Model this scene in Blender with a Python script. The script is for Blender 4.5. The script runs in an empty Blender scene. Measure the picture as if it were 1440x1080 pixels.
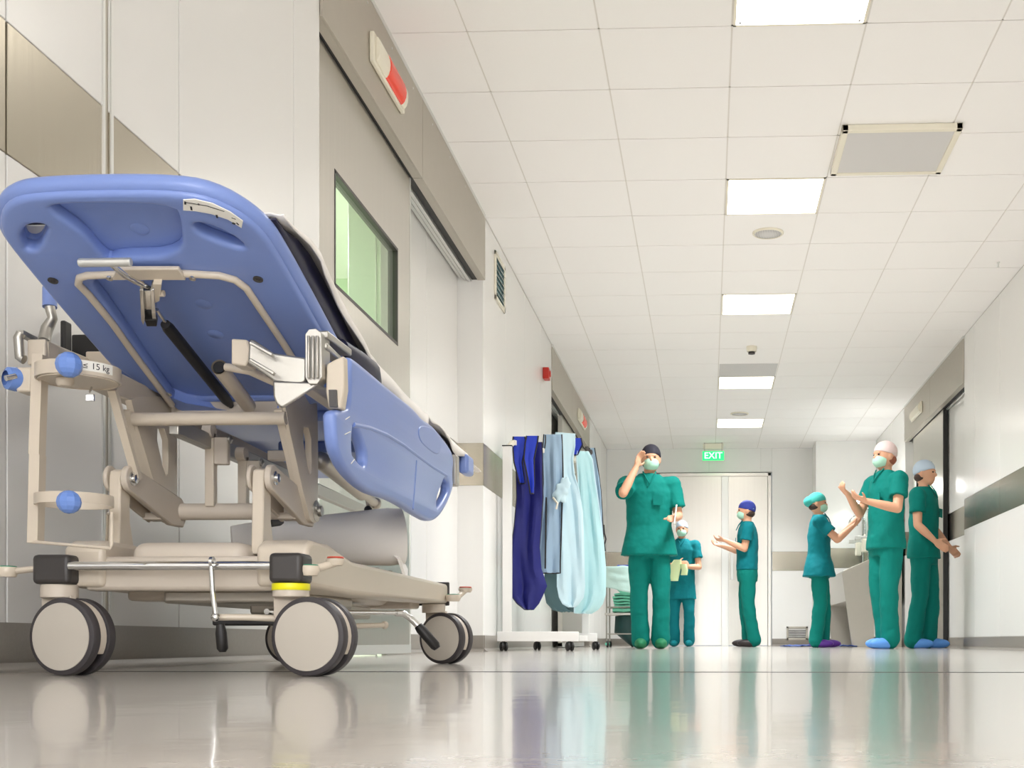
import bpy, bmesh, math, random
from math import sin, cos, pi, atan, radians as R
from mathutils import Vector as V, Matrix, noise
random.seed(4)
C = bpy.context.scene.collection
sc = bpy.context.scene

# ---------------------------------------------------------------- camera model (for turning measurements into metres)
F, CX, YH, HC = 1700.0, 923.0, 902.0, 0.066
YAW = atan(72 / 1700)
FW = V((-sin(YAW), cos(YAW), 0)); RT = V((cos(YAW), sin(YAW), 0)); CAM = V((0, 0, HC))
def ray(px, py): return FW + RT * ((px - CX) / F) + V((0, 0, 1)) * ((YH - py) / F)
def at(px, py, s):                       # point seen there where one metre spans s pixels
    return CAM + ray(px, py) * (F / s)
def atY(px, py, Y):
    r = ray(px, py); return CAM + r * (Y / r.y)
def atX(px, py, X):
    r = ray(px, py); return CAM + r * (X / r.x)
def wy(px, X): return atX(px, 902, X).y
def onplane(px, py, P, N):
    r = ray(px, py); return CAM + r * ((P - CAM).dot(N) / r.dot(N))

# ---------------------------------------------------------------- materials
def lin(c):
    return tuple(((x / 255) / 12.92 if x / 255 <= .04045 else ((x / 255 + .055) / 1.055) ** 2.4) for x in c)
def mat(name, rgb, rough=.5, metal=0, bump=0, bscale=30, var=0, vscale=8, stretch=(1, 1, 1), coat=0, trans=0, emis=None, es=0, spec=.5, aniso=0):
    m = bpy.data.materials.new(name); m.use_nodes = True
    n, l = m.node_tree.nodes, m.node_tree.links
    b = n['Principled BSDF']; c = lin(rgb)
    b.inputs['Base Color'].default_value = (*c, 1)
    b.inputs['Roughness'].default_value = rough; b.inputs['Metallic'].default_value = metal
    b.inputs['Coat Weight'].default_value = coat; b.inputs['Coat Roughness'].default_value = .06
    b.inputs['Specular IOR Level'].default_value = spec
    b.inputs['Transmission Weight'].default_value = trans
    if aniso: b.inputs['Anisotropic'].default_value = aniso
    if emis: b.inputs['Emission Color'].default_value = (*lin(emis), 1); b.inputs['Emission Strength'].default_value = es
    if var or bump:
        tc = n.new('ShaderNodeTexCoord'); mp = n.new('ShaderNodeMapping'); mp.inputs['Scale'].default_value = stretch
        l.new(tc.outputs['Object'], mp.inputs['Vector'])
    if var:
        t = n.new('ShaderNodeTexNoise'); t.inputs['Scale'].default_value = vscale; t.inputs['Detail'].default_value = 5
        l.new(mp.outputs[0], t.inputs['Vector'])
        mx = n.new('ShaderNodeMix'); mx.data_type = 'RGBA'
        mx.inputs['A'].default_value = (*[x * (1 - var) for x in c], 1); mx.inputs['B'].default_value = (*[min(1, x * (1 + var)) for x in c], 1)
        l.new(t.outputs['Fac'], mx.inputs['Factor']); l.new(mx.outputs['Result'], b.inputs['Base Color'])
    if bump:
        t2 = n.new('ShaderNodeTexNoise'); t2.inputs['Scale'].default_value = bscale; t2.inputs['Detail'].default_value = 3
        l.new(mp.outputs[0], t2.inputs['Vector'])
        bp = n.new('ShaderNodeBump'); bp.inputs['Strength'].default_value = bump; bp.inputs['Distance'].default_value = .01
        l.new(t2.outputs['Fac'], bp.inputs['Height']); l.new(bp.outputs[0], b.inputs['Normal'])
    return m
M = dict(
    wall=mat('white_lacquer', (231, 230, 227), .22, var=.015, vscale=2, bump=.015, bscale=3),
    wall_green=mat('pale_green_wall', (206, 226, 196), .35, var=.02),
    steel=mat('brushed_steel', (202, 198, 190), .3, 1, bump=.04, bscale=60, stretch=(1, 1, .02), var=.04, vscale=40),
    steel_soft=mat('satin_steel', (188, 182, 171), .45, .85, var=.03, vscale=20),
    band=mat('steel_wall_band', (168, 161, 147), .26, 1, bump=.03, bscale=60, stretch=(1, 1, .02), var=.04, vscale=40),
    steel_dark=mat('dark_gap', (30, 28, 27), .6),
    alu=mat('aluminium_trim', (214, 214, 210), .3, .6),
    ceil=mat('ceiling_tile', (244, 242, 240), .85, var=.008, vscale=90, bump=.05, bscale=200),
    grid=mat('ceiling_grid', (222, 218, 212), .6),
    base=mat('speckled_grey_vinyl', (140, 134, 126), .32, var=.10, vscale=160, bump=.02),
    cream=mat('cream_enamel', (210, 198, 180), .32, var=.02, vscale=5),
    cream_matte=mat('cream_plastic', (204, 193, 178), .42, var=.03, vscale=6),
    beige=mat('beige_disc', (192, 185, 173), .3, var=.03, vscale=10),
    blue=mat('blue_moulded_plastic', (124, 147, 208), .30, var=.02, bump=.02, bscale=250),
    blue_knob=mat('blue_knob', (112, 146, 216), .25),
    navy=mat('navy_vinyl', (22, 22, 52), .4, bump=.05, bscale=40),
    sheet=mat('white_sheet', (240, 236, 230), .75, bump=.15, bscale=12),
    chrome=mat('chrome', (222, 222, 220), .1, 1),
    cast=mat('cast_aluminium', (178, 175, 168), .38, .9, bump=.03, bscale=80),
    black=mat('black_rubber', (22, 20, 20), .5),
    tyre=mat('charcoal_tyre', (62, 58, 60), .5),
    cap=mat('charcoal_plastic', (58, 54, 52), .42),
    yellow=mat('yellow_ring', (238, 232, 20), .4),
    green_pad=mat('green_pedal_pad', (30, 132, 100), .4),
    red_pad=mat('red_pedal_pad', (205, 80, 62), .4),
    label=mat('white_label', (240, 238, 230), .45), ink=mat('label_ink', (40, 40, 44), .6),
    orange=mat('orange_mark', (230, 170, 60), .5),
    red=mat('red_lens', (226, 62, 36), .25, emis=(226, 62, 36), es=.06),
    redbox=mat('red_alarm', (188, 36, 22), .4),
    ivory=mat('ivory_plastic', (232, 226, 208), .4),
    navy_cloth=mat('navy_apron', (6, 14, 104), .6, bump=.2, bscale=14, var=.08),
    blue_cloth=mat('royal_blue_strap', (16, 50, 180), .55, bump=.2, bscale=14),
    grey_blue=mat('grey_blue_apron', (150, 176, 198), .6, bump=.25, bscale=12, var=.05),
    pale_blue=mat('pale_blue_apron', (196, 222, 230), .6, bump=.25, bscale=12, var=.04),
    aqua=mat('aqua_apron', (176, 216, 220), .6, bump=.25, bscale=12, var=.05),
    teal_grey=mat('teal_grey_apron', (92, 122, 126), .6, bump=.25, bscale=12),
    scrub=mat('green_scrub_cloth', (0, 116, 106), .8, bump=.3, bscale=18, var=.07, spec=.2),
    scrub2=mat('teal_scrub_cloth', (4, 112, 120), .8, bump=.3, bscale=18, var=.07, spec=.2),
    skin=mat('skin', (214, 160, 128), .55, var=.04, vscale=14),
    mask=mat('mint_mask', (170, 214, 192), .8, bump=.2, bscale=60, stretch=(.2, .2, 1)),
    cap_black=mat('black_cap', (36, 34, 46), .8, bump=.2), cap_blue=mat('blue_cap', (44, 56, 140), .8, bump=.2),
    cap_teal=mat('teal_cap', (60, 170, 160), .8, bump=.2), cap_pale=mat('pale_cap', (190, 206, 222), .8, bump=.2),
    hair=mat('dark_brown_hair', (60, 40, 30), .6), hair_red=mat('reddish_hair', (150, 84, 60), .6),
    shoe_green=mat('green_shoe_cover', (16, 112, 70), .7, bump=.2), shoe_blue=mat('blue_shoe_cover', (90, 150, 225), .6, bump=.2),
    shoe_black=mat('black_shoe', (34, 24, 26), .5), shoe_purple=mat('purple_clog', (84, 34, 140), .5),
    mint=mat('mint_linen', (120, 206, 178), .85, bump=.3, bscale=20), mint_pale=mat('pale_mint_wrap', (206, 240, 234), .6, bump=.2),
    bag=mat('dark_green_bag', (24, 66, 66), .45, bump=.3, bscale=10),
    mirror=mat('tinted_mirror', (170, 198, 186), .08, 1),
    matblue=mat('blue_floor_sheet', (26, 62, 130), .5, bump=.3),
    lens=mat('lit_diffuser', (255, 255, 255), .4, emis=(255, 250, 240), es=3),
    lamp=mat('lit_lamp', (255, 255, 255), .4, emis=(255, 253, 250), es=30),
    exit=mat('lit_exit_face', (40, 170, 90), .4, emis=(30, 225, 110), es=.9),
    exit_ink=mat('lit_exit_letters', (230, 255, 240), .4, emis=(200, 255, 215), es=1.3),
    silver_cloth=mat('yellow_green_cloth', (206, 222, 170), .8),
    fill_glow=mat('added_fill_pane', (255, 255, 255), .4, emis=(250, 251, 255), es=5.5),  # glowing pane of the added window, a fill source out of view
    cap_pink=mat('pale_pink_cap', (222, 200, 196), .8, bump=.2),
    eye=mat('eye_dark', (30, 22, 20), .2),
)
def glass_mat():
    m = bpy.data.materials.new('green_glass'); m.use_nodes = True
    n, l = m.node_tree.nodes, m.node_tree.links; n.clear()
    o = n.new('ShaderNodeOutputMaterial'); t = n.new('ShaderNodeBsdfTransparent'); t.inputs[0].default_value = (.86, .93, .84, 1)
    g = n.new('ShaderNodeBsdfGlossy'); g.inputs['Roughness'].default_value = .03; g.inputs[0].default_value = (1, 1, 1, 1)
    mx = n.new('ShaderNodeMixShader'); mx.inputs[0].default_value = .10
    l.new(t.outputs[0], mx.inputs[1]); l.new(g.outputs[0], mx.inputs[2]); l.new(mx.outputs[0], o.inputs[0])
    return m
M['glass'] = glass_mat()
def floor_mat():
    m = mat('polished_vinyl_floor', (176, 168, 156), .16, coat=.35)
    n, l = m.node_tree.nodes, m.node_tree.links; b = n['Principled BSDF']
    tc = n.new('ShaderNodeTexCoord')
    t = n.new('ShaderNodeTexNoise'); t.inputs['Scale'].default_value = 60; t.inputs['Detail'].default_value = 6
    t2 = n.new('ShaderNodeTexNoise'); t2.inputs['Scale'].default_value = 2.2; t2.inputs['Detail'].default_value = 4
    l.new(tc.outputs['Object'], t.inputs['Vector']); l.new(tc.outputs['Object'], t2.inputs['Vector'])
    ad = n.new('ShaderNodeMath'); ad.operation = 'MULTIPLY_ADD'; ad.inputs[1].default_value = .5
    l.new(t.outputs['Fac'], ad.inputs[0]); 
    h = n.new('ShaderNodeMath'); h.operation = 'MULTIPLY'; h.inputs[1].default_value = .5
    l.new(t2.outputs['Fac'], h.inputs[0]); l.new(h.outputs[0], ad.inputs[2])
    r = n.new('ShaderNodeValToRGB'); r.color_ramp.elements[0].position = .3; r.color_ramp.elements[1].position = .7
    r.color_ramp.elements[0].color = (*lin((186, 180, 172)), 1); r.color_ramp.elements[1].color = (*lin((210, 204, 196)), 1)
    l.new(ad.outputs[0], r.inputs[0]); l.new(r.outputs[0], b.inputs['Base Color'])
    w = n.new('ShaderNodeTexNoise'); w.inputs['Scale'].default_value = 7; w.inputs['Detail'].default_value = 3
    l.new(tc.outputs['Object'], w.inputs['Vector'])
    bp = n.new('ShaderNodeBump'); bp.inputs['Strength'].default_value = .05; bp.inputs['Distance'].default_value = .01
    l.new(w.outputs['Fac'], bp.inputs['Height']); l.new(bp.outputs[0], b.inputs['Normal']); l.new(bp.outputs[0], b.inputs['Coat Normal'])
    return m
M['floor'] = floor_mat()

# ---------------------------------------------------------------- mesh building
class MB:
    def __init__(s): s.v, s.f, s.m = [], [], []
    def add(s, vs, fs, mi=0):
        k = len(s.v); s.v += [V(p) for p in vs]; s.f += [tuple(i + k for i in f) for f in fs]; s.m += [mi] * len(fs); return s
    def box(s, a, b, mi=0):
        x0, x1 = sorted((a[0], b[0])); y0, y1 = sorted((a[1], b[1])); z0, z1 = sorted((a[2], b[2]))
        return s.add([(x0, y0, z0), (x1, y0, z0), (x1, y1, z0), (x0, y1, z0), (x0, y0, z1), (x1, y0, z1), (x1, y1, z1), (x0, y1, z1)],
                     [(0, 3, 2, 1), (4, 5, 6, 7), (0, 1, 5, 4), (1, 2, 6, 5), (2, 3, 7, 6), (3, 0, 4, 7)], mi)
    def prism(s, pts, ext, mi=0):        # planar polygon pushed along ext
        n = len(pts); a = [V(p) for p in pts]; e = V(ext); b = [p + e for p in a]
        nrm = V((0, 0, 0))
        for i in range(n): nrm += a[i].cross(a[(i + 1) % n])
        fs = [tuple(range(n - 1, -1, -1)), tuple(range(n, 2 * n))] + [(i, (i + 1) % n, n + (i + 1) % n, n + i) for i in range(n)]
        if nrm.dot(e) < 0: fs = [tuple(reversed(f)) for f in fs]
        return s.add(a + b, fs, mi)
    def bar(s, p0, p1, w, h, mi=0, up=(0, 0, 1)):   # rectangular bar along p0-p1
        p0, p1 = V(p0), V(p1); d = (p1 - p0).normalized(); x = d.cross(V(up))
        if x.length < 1e-4: x = V((1, 0, 0))
        x.normalize(); y = x.cross(d).normalized()
        q = [p0 + x * (w / 2 * i) + y * (h / 2 * j) for i, j in ((-1, -1), (1, -1), (1, 1), (-1, 1))]
        return s.prism(q, p1 - p0, mi)
    def tube(s, pts, r, n=14, mi=0, cap=True, closed=False, flat=1.0):
        pts = [V(p) for p in pts]; rs = r if isinstance(r, (list, tuple)) else [r] * len(pts)
        k = len(pts); vs = []; prev = None
        for i, p in enumerate(pts):
            a = pts[i - 1] if i else (pts[-1] if closed else pts[0]); b = pts[(i + 1) % k] if (i < k - 1 or closed) else pts[-1]
            d = (b - a).normalized()
            if prev is None:
                x = d.cross(V((0, 0, 1)))
                if x.length < 1e-3: x = d.cross(V((0, 1, 0)))
            else: x = prev - d * prev.dot(d)
            x.normalize(); prev = x; y = d.cross(x)
            for j in range(n):
                t = 2 * pi * j / n; vs.append(p + x * (cos(t) * rs[i]) + y * (sin(t) * rs[i] * flat))
        fs = []
        for i in range(k if closed else k - 1):
            for j in range(n):
                a = i * n + j; b = i * n + (j + 1) % n; i2 = (i + 1) % k
                fs.append((a, b, i2 * n + (j + 1) % n, i2 * n + j))
        if cap and not closed: fs += [tuple(range(n - 1, -1, -1)), tuple((k - 1) * n + j for j in range(n))]
        return s.add(vs, fs, mi)
    def lathe(s, c, axis, prof, n=40, mi=0, a0=0, a1=2 * pi, ref=None):   # prof: (radius, height along axis)
        c = V(c); ax = V(axis).normalized(); x = V(ref) if ref else ax.cross(V((0, 0, 1)))
        if x.length < 1e-3: x = V((1, 0, 0))
        x = (x - ax * x.dot(ax)).normalized(); y = ax.cross(x); full = abs(a1 - a0 - 2 * pi) < 1e-6; m = n if full else n + 1
        vs = []
        for r, h in prof:
            for j in range(m):
                t = a0 + (a1 - a0) * j / n; vs.append(c + ax * h + x * (cos(t) * r) + y * (sin(t) * r))
        fs = []
        for i in range(len(prof) - 1):
            for j in range(n):
                j2 = (j + 1) % m; fs.append((i * m + j, i * m + j2, (i + 1) * m + j2, (i + 1) * m + j))
        return s.add(vs, fs, mi)
    def ball(s, c, r, n=20, k=12, mi=0, rot=None):
        r = (r, r, r) if not isinstance(r, (tuple, list)) else r; c = V(c); vs = []; rot = rot or Matrix.Identity(3)
        for i in range(1, k):
            p = pi * i / k
            for j in range(n):
                t = 2 * pi * j / n; vs.append(c + rot @ V((r[0] * sin(p) * cos(t), r[1] * sin(p) * sin(t), r[2] * cos(p))))
        a = len(vs); vs += [c + rot @ V((0, 0, r[2])), c + rot @ V((0, 0, -r[2]))]
        fs = [(i * n + j, (i + 1) * n + j, (i + 1) * n + (j + 1) % n, i * n + (j + 1) % n) for i in range(k - 2) for j in range(n)]
        fs += [(a, j, (j + 1) % n) for j in range(n)] + [(a + 1, (k - 2) * n + (j + 1) % n, (k - 2) * n + j) for j in range(n)]
        return s.add(vs, fs, mi)
    def loft(s, rings, mi=0, cap=True):
        n = len(rings[0]); vs = [p for r in rings for p in r]; fs = []
        for i in range(len(rings) - 1):
            for j in range(n): fs.append((i * n + j, i * n + (j + 1) % n, (i + 1) * n + (j + 1) % n, (i + 1) * n + j))
        if cap: fs += [tuple(range(n - 1, -1, -1)), tuple((len(rings) - 1) * n + j for j in range(n))]
        return s.add(vs, fs, mi)
    def build(s, name, mats, parent=None, bevel=0, smooth=35, segs=2, origin=None):
        o0 = ORG.get(parent.name, V((0, 0, 0))) if parent else (V(origin) if origin is not None else V((0, 0, 0)))
        me = bpy.data.meshes.new(name); me.from_pydata([tuple(p - o0) for p in s.v], [], s.f)
        for m in (mats if isinstance(mats, (list, tuple)) else [mats]): me.materials.append(M[m])
        me.polygons.foreach_set('material_index', s.m)
        bm = bmesh.new(); bm.from_mesh(me); bmesh.ops.recalc_face_normals(bm, faces=bm.faces); bm.to_mesh(me); bm.free()
        if smooth:
            me.polygons.foreach_set('use_smooth', [True] * len(me.polygons)); me.set_sharp_from_angle(angle=R(smooth))
        o = bpy.data.objects.new(name, me); C.objects.link(o)
        if parent: o.parent = parent
        else: o.location = o0
        ORG[o.name] = o0
        if bevel:
            b = o.modifiers.new('bevel', 'BEVEL'); b.width = bevel; b.segments = segs; b.limit_method = 'ANGLE'; b.angle_limit = R(40)
        return o
ORG = {}
def each(mb, name, mats, parent, counts=None, **k):
    """each shape added to mb becomes a part of its own"""
    import itertools
    n = len(mb.v); par = list(range(n))
    def find(a):
        while par[a] != a: par[a] = par[par[a]]; a = par[a]
        return a
    for f in mb.f:
        for i in f[1:]: par[find(i)] = find(f[0])
    groups = {}
    for fi, f in enumerate(mb.f): groups.setdefault(find(f[0]), []).append(fi)
    out = []
    for g in groups.values():
        q = MB(); idx = {}
        for fi in g:
            for i in mb.f[fi]:
                if i not in idx: idx[i] = len(q.v); q.v.append(mb.v[i])
            q.f.append(tuple(idx[i] for i in mb.f[fi])); q.m.append(mb.m[fi])
        out.append(q.build(name, mats, parent, **k))
    return out
def tag(o, label=None, cat=None, group=None, kind=None):
    for k, v in (('label', label), ('category', cat), ('group', group), ('kind', kind)):
        if v: o[k] = v
    return o
def thing(name, loc, label, cat, group=None):
    o = bpy.data.objects.new(name, None); o.empty_display_size = .1; C.objects.link(o); o.location = loc; ORG[o.name] = V(loc)
    return tag(o, label, cat, group)
def structure(mb, name, mats, **k): return tag(mb.build(name, mats, **k), kind='structure')
def chaikin(p, n=2):
    for _ in range(n):
        q = []
        for i in range(len(p)):
            a, b = V(p[i]), V(p[(i + 1) % len(p)]); q += [a * .75 + b * .25, a * .25 + b * .75]
        p = q
    return p
def plate(name, outer, holes, thick, bevel, P, U, W, material, parent, sub=2, kind=None):
    """plate with rounded rims and holes; outlines in 2D, P origin, U and W the plate's axes; thick along U x W"""
    cu = bpy.data.curves.new(name, 'CURVE'); cu.dimensions = '2D'; cu.fill_mode = 'BOTH'
    cu.extrude = max(thick / 2 - bevel, .0005); cu.bevel_depth = bevel; cu.bevel_resolution = 3; cu.offset = -bevel
    for poly in [outer] + holes:
        q = chaikin([V((a[0], a[1], 0)) for a in poly], sub) if sub else [V((a[0], a[1], 0)) for a in poly]
        sp = cu.splines.new('POLY'); sp.points.add(len(q) - 1); sp.use_cyclic_u = True
        for i, c in enumerate(q): sp.points[i].co = (c.x, c.y, 0, 1)
    t = bpy.data.objects.new(name + '_tmp', cu); C.objects.link(t)
    dg = bpy.context.evaluated_depsgraph_get(); me = bpy.data.meshes.new_from_object(t.evaluated_get(dg))
    bpy.data.objects.remove(t); bpy.data.curves.remove(cu)
    o0 = ORG.get(parent.name, V((0, 0, 0))) if parent else V((0, 0, 0))
    U, W = V(U).normalized(), V(W).normalized(); N = U.cross(W)
    for v in me.vertices: v.co = V(P) + U * v.co.x + W * v.co.y + N * v.co.z - o0
    me.materials.clear(); me.materials.append(M[material]); me.name = name
    bm = bmesh.new(); bm.from_mesh(me); bmesh.ops.remove_doubles(bm, verts=bm.verts, dist=1e-5); bmesh.ops.recalc_face_normals(bm, faces=bm.faces); bm.to_mesh(me); bm.free()
    me.polygons.foreach_set('use_smooth', [True] * len(me.polygons)); me.polygons.foreach_set('material_index', [0] * len(me.polygons)); me.set_sharp_from_angle(angle=R(35))
    o = bpy.data.objects.new(name, me); C.objects.link(o); ORG[o.name] = o0
    if parent: o.parent = parent
    return o
def text(name, body, size, P, U, W, material, parent, depth=.0008, align='CENTER'):
    cu = bpy.data.curves.new(name, 'FONT'); cu.body = body; cu.size = size; cu.align_x = align; cu.align_y = 'CENTER'; cu.extrude = depth
    t = bpy.data.objects.new(name + '_tmp', cu); C.objects.link(t)
    dg = bpy.context.evaluated_depsgraph_get(); me = bpy.data.meshes.new_from_object(t.evaluated_get(dg)); bpy.data.objects.remove(t)
    o0 = ORG.get(parent.name, V((0, 0, 0))); U, W = V(U).normalized(), V(W).normalized(); N = U.cross(W)
    for v in me.vertices: v.co = V(P) + U * v.co.x + W * v.co.y + N * v.co.z - o0
    me.materials.clear(); me.materials.append(M[material])
    o = bpy.data.objects.new(name, me); C.objects.link(o); ORG[o.name] = o0; o.parent = parent
    return o

# ================================================================ THE SETTING
XL, XR, ZC = -1.45, 2.32, 2.83
ZB0, ZB1 = 1.076, 1.351          # steel wall band
ZH = 2.405                        # underside of the door bulkheads
YN, YE = -4.0, 17.35
structure(MB().box((XL - 3.2, YN - .2, -.1), (XR + .6, YE + .3, 0)), 'floor', 'floor', smooth=0)
mb = MB(); ys = atY(900, 945, 1).y
Ys = 2.60
mb.box((XL, Ys - .0025, 0), (XR, Ys + .0025, .0008)); structure(mb, 'trim_1', 'steel_dark', smooth=0)

# ceiling tiles on a 0.6 m grid, with openings where the lights sit
LX0, LX1 = .11, .71
LY = [-1.76, 4.84, 7.24, 9.64, 12.64, 15.04]
xs = [XL, -1.09, -.49, .11, .71, 1.31, 1.91, XR]
yk = [YN] + [4.84 + .6 * k for k in range(-18, 21)] + [YE]
mb = MB()
for i in range(len(xs) - 1):
    for j in range(len(yk) - 1):
        if i == 3 and any(abs(yk[j] - y) < .02 for y in LY): continue
        mb.box((xs[i] + .004, yk[j] + .004, ZC), (xs[i + 1] - .004, yk[j + 1] - .004, ZC + .02))
mb.box((XL - .2, YN, ZC + .14), (XR + .5, YE + .2, ZC + .2), 1)
for x in xs: mb.box((x - .006, YN, ZC + .003), (x + .006, YE, ZC + .03), 1)
for y in yk: mb.box((XL, y - .006, ZC + .003), (XR, y + .006, ZC + .03), 1)
structure(mb, 'ceiling', ['ceil', 'grid'], smooth=0)

def wall_x(mb, X, out, y0, y1, seams, z0=.1, z1=ZC):
    """lacquered wall in panels on plane X; out = +1 when the room lies towards +X"""
    e = [y0] + sorted(s for s in seams if y0 < s < y1) + [y1]
    for a, b in zip(e, e[1:]):
        g = .0035
        for za, zb, mi in ((z0, ZB0, 0), (ZB0, ZB1, 1), (ZB1, z1, 0)):
            if zb > za: mb.box((X, a + g, za + (.001 if za > z0 else 0)), (X - out * .03, b - g, zb - .001), mi)
    mb.box((X - out * .006, y0, z0), (X - out * .12, y1, z1), 2)
YD0, YD1 = wy(449, XL), wy(680, XL)          # first doorway, left
YF0, YF1 = wy(775.5, XL), wy(828, XL)        # second doorway, left
YR0, YR1 = wy(1356, XR), wy(1273, XR)        # doorway, right
WI = -1.62                                    # wall plane inside the left recess
mb = MB()
s1 = [wy(p, XL) for p in (9, 252, 413)] + [1.9, .7, -.5, -1.7, -2.9, -4.1, -5.3]
s2 = [wy(p, XL) for p in (711, 738, 760)]
wall_x(mb, XL, 1, YN, wy(147, XL) - .0, s1); wall_x(mb, XL, 1, wy(153, XL), YD0, s1)
pa, pb = wy(143, XL), wy(158, XL)
mb.box((XL + .004, pa, .1), (XL - .02, pa + .012, ZC), 2); mb.box((XL + .004, pb - .012, .1), (XL - .02, pb, ZC), 2); mb.box((XL - .004, pa, .1), (XL - .02, pb, ZC), 3)
wall_x(mb, XL, 1, YD1, YF0, s2); wall_x(mb, XL, 1, YF1, YE, [15.3, 16.3])
# recess of the first doorway: opening behind the leaf, then panelled wall
YO = wy(577, -1.5)
wall_x(mb, WI, 1, YO - .12, YD1, [wy(600, WI)], z1=ZC)
mb.box((WI, YD0, 2.3), (WI - .12, YO - .12, ZC), 0)
for y0, d in ((YD0, -1), (YD1, 1), (YF0, -1), (YF1, 1)):
    for za, zb, mi in ((0, ZB0, 0), (ZB0, ZB1, 1), (ZB1, ZC, 0)): mb.box((XL - .001, y0 - d * .004, za), (WI - .12, y0 + d * .06, zb), mi)
wall_x(mb, WI, 1, YF0, YF1, [YF0 + .5, YF1 - .4])
structure(mb, 'wall_left', ['wall', 'band', 'alu', 'steel_soft'], bevel=.0012, segs=1, smooth=0)
# right wall
WR = XR + .11
mb = MB()
wall_x(mb, XR, -1, YN, YR0, [wy(p, XR) for p in (1371, 1406)] + [8.4, 7.2, 6, 4.8, 3.6, 2.4, 1.2, 0, -1.2, -2.4, -3.6])
wall_x(mb, WR, -1, YR0, YR1, [YR0 + .35, YR1 - .5]); wall_x(mb, XR, -1, YR1, YE, [15.4, 16.5])
for y0, d in ((YR0, -1), (YR1, 1)):
    for za, zb, mi in ((0, ZB0, 0), (ZB0, ZB1, 1), (ZB1, ZC, 0)): mb.box((XR + .001, y0 - d * .004, za), (WR + .12, y0 + d * .06, zb), mi)
structure(mb, 'wall_right', ['wall', 'band', 'alu'], bevel=.0012, segs=1, smooth=0)
# far wall with its doorway, and the step forward at its right end
DX0, DX1, DZ = -.68, .86, 2.43
mb = MB()
def wall_y(x0, x1, Y, z0, z1, seams=()):
    e = [x0] + [s for s in seams if x0 < s < x1] + [x1]
    for a, b in zip(e, e[1:]):
        for za, zb, mi in ((max(z0, .1), ZB0, 0), (ZB0, ZB1, 1), (ZB1, z1, 0)):
            if zb > za and zb > z0: mb.box((a + .003, Y, max(za, z0) + .001), (b - .003, Y + .03, zb - .001), mi)
    mb.box((x0, Y + .006, z0), (x1, Y + .12, z1), 2)
wall_y(XL, DX0 - .06, YE, 0, ZC); wall_y(DX1 + .06, 1.5, YE, 0, ZC)
for a, b in ((DX0 - .06, .02), (.02, .76), (.76, DX1 + .06)): mb.box((a + .003, YE, DZ + .06), (b - .003, YE + .03, ZC), 0)
mb.box((DX0 - .06, YE + .006, DZ + .06), (DX1 + .06, YE + .12, ZC), 2)
YJ = 16.75
wall_y(1.5, XR, YJ, 0, ZC)
mb.box((1.493, YJ - .004, 0), (1.53, YE, ZC), 0)
structure(mb, 'wall_back', ['wall', 'band', 'alu'], bevel=.0012, segs=1, smooth=0)
wx0, wx1, wz0, wz1 = -1.1, 1.97, .75, 2.45     # unseen window behind the viewer, added to light the stretcher's front
mb = MB().box((XL - .2, YN - .1, 0), (wx0, YN, ZC)).box((wx1, YN - .1, 0), (XR + .2, YN, ZC)).box((wx0, YN - .1, 0), (wx1, YN, wz0)).box((wx0, YN - .1, wz1), (wx1, YN, ZC)); structure(mb, 'wall_front', 'wall', smooth=0)
mb = MB().box((wx0, YN - .07, wz0), (wx0 + .05, YN, wz1)).box((wx1 - .05, YN - .07, wz0), (wx1, YN, wz1)).box((wx0, YN - .07, wz0), (wx1, YN, wz0 + .05)).box((wx0, YN - .07, wz1 - .05), (wx1, YN, wz1)).box((.41, YN - .07, wz0), (.46, YN, wz1))
wn = structure(mb, 'fill_window_1', 'alu', smooth=0); MB().box((wx0, YN - .06, wz0), (wx1, YN - .05, wz1)).build('window_pane', 'fill_glow', wn, smooth=0)  # added window and its pane, glowing as fill

# coved vinyl skirting
def cove(mb, p0, p1, n):       # n = direction into the room
    p0, p1, n = V(p0), V(p1), V(n); q = [V((0, 0, .105)), n * .009 + V((0, 0, .105)), n * .009 + V((0, 0, .03))]
    for k in range(1, 6):
        t = k / 5 * pi / 2; q.append(n * (.004 + .026 * (1 - cos(t))) + V((0, 0, .03 - .028 * sin(t))))
    q += [n * .03, V((0, 0, 0))]
    mb.prism([p0 + a for a in q], p1 - p0)
mb = MB(); cove(mb, (XL, YN, 0), (XL, YD0, 0), (1, 0, 0)); cove(mb, (XL, YD1, 0), (XL, YF0, 0), (1, 0, 0)); cove(mb, (XL, YF1, 0), (XL, YE, 0), (1, 0, 0))
cove(mb, (WI, YO - .1, 0), (WI, YD1, 0), (1, 0, 0)); cove(mb, (WI, YD1, 0), (XL, YD1, 0), (0, -1, 0)); cove(mb, (WI, YF1, 0), (XL, YF1, 0), (0, -1, 0)); cove(mb, (WI, YF0, 0), (WI, YF1, 0), (1, 0, 0))
structure(mb, 'baseboard_left', 'base')
mb = MB(); cove(mb, (XR, YN, 0), (XR, YR0, 0), (-1, 0, 0)); cove(mb, (XR, YR1, 0), (XR, YJ, 0), (-1, 0, 0)); cove(mb, (WR, YR0, 0), (WR, YR1, 0), (-1, 0, 0)); cove(mb, (XR, YR1, 0), (WR, YR1, 0), (0, -1, 0))
structure(mb, 'baseboard_right', 'base')
mb = MB(); cove(mb, (XL, YE, 0), (DX0 - .06, YE, 0), (0, -1, 0)); cove(mb, (DX1 + .06, YE, 0), (1.5, YE, 0), (0, -1, 0)); cove(mb, (1.5, YJ, 0), (XR, YJ, 0), (0, -1, 0))
structure(mb, 'baseboard_back', 'base')

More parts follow.
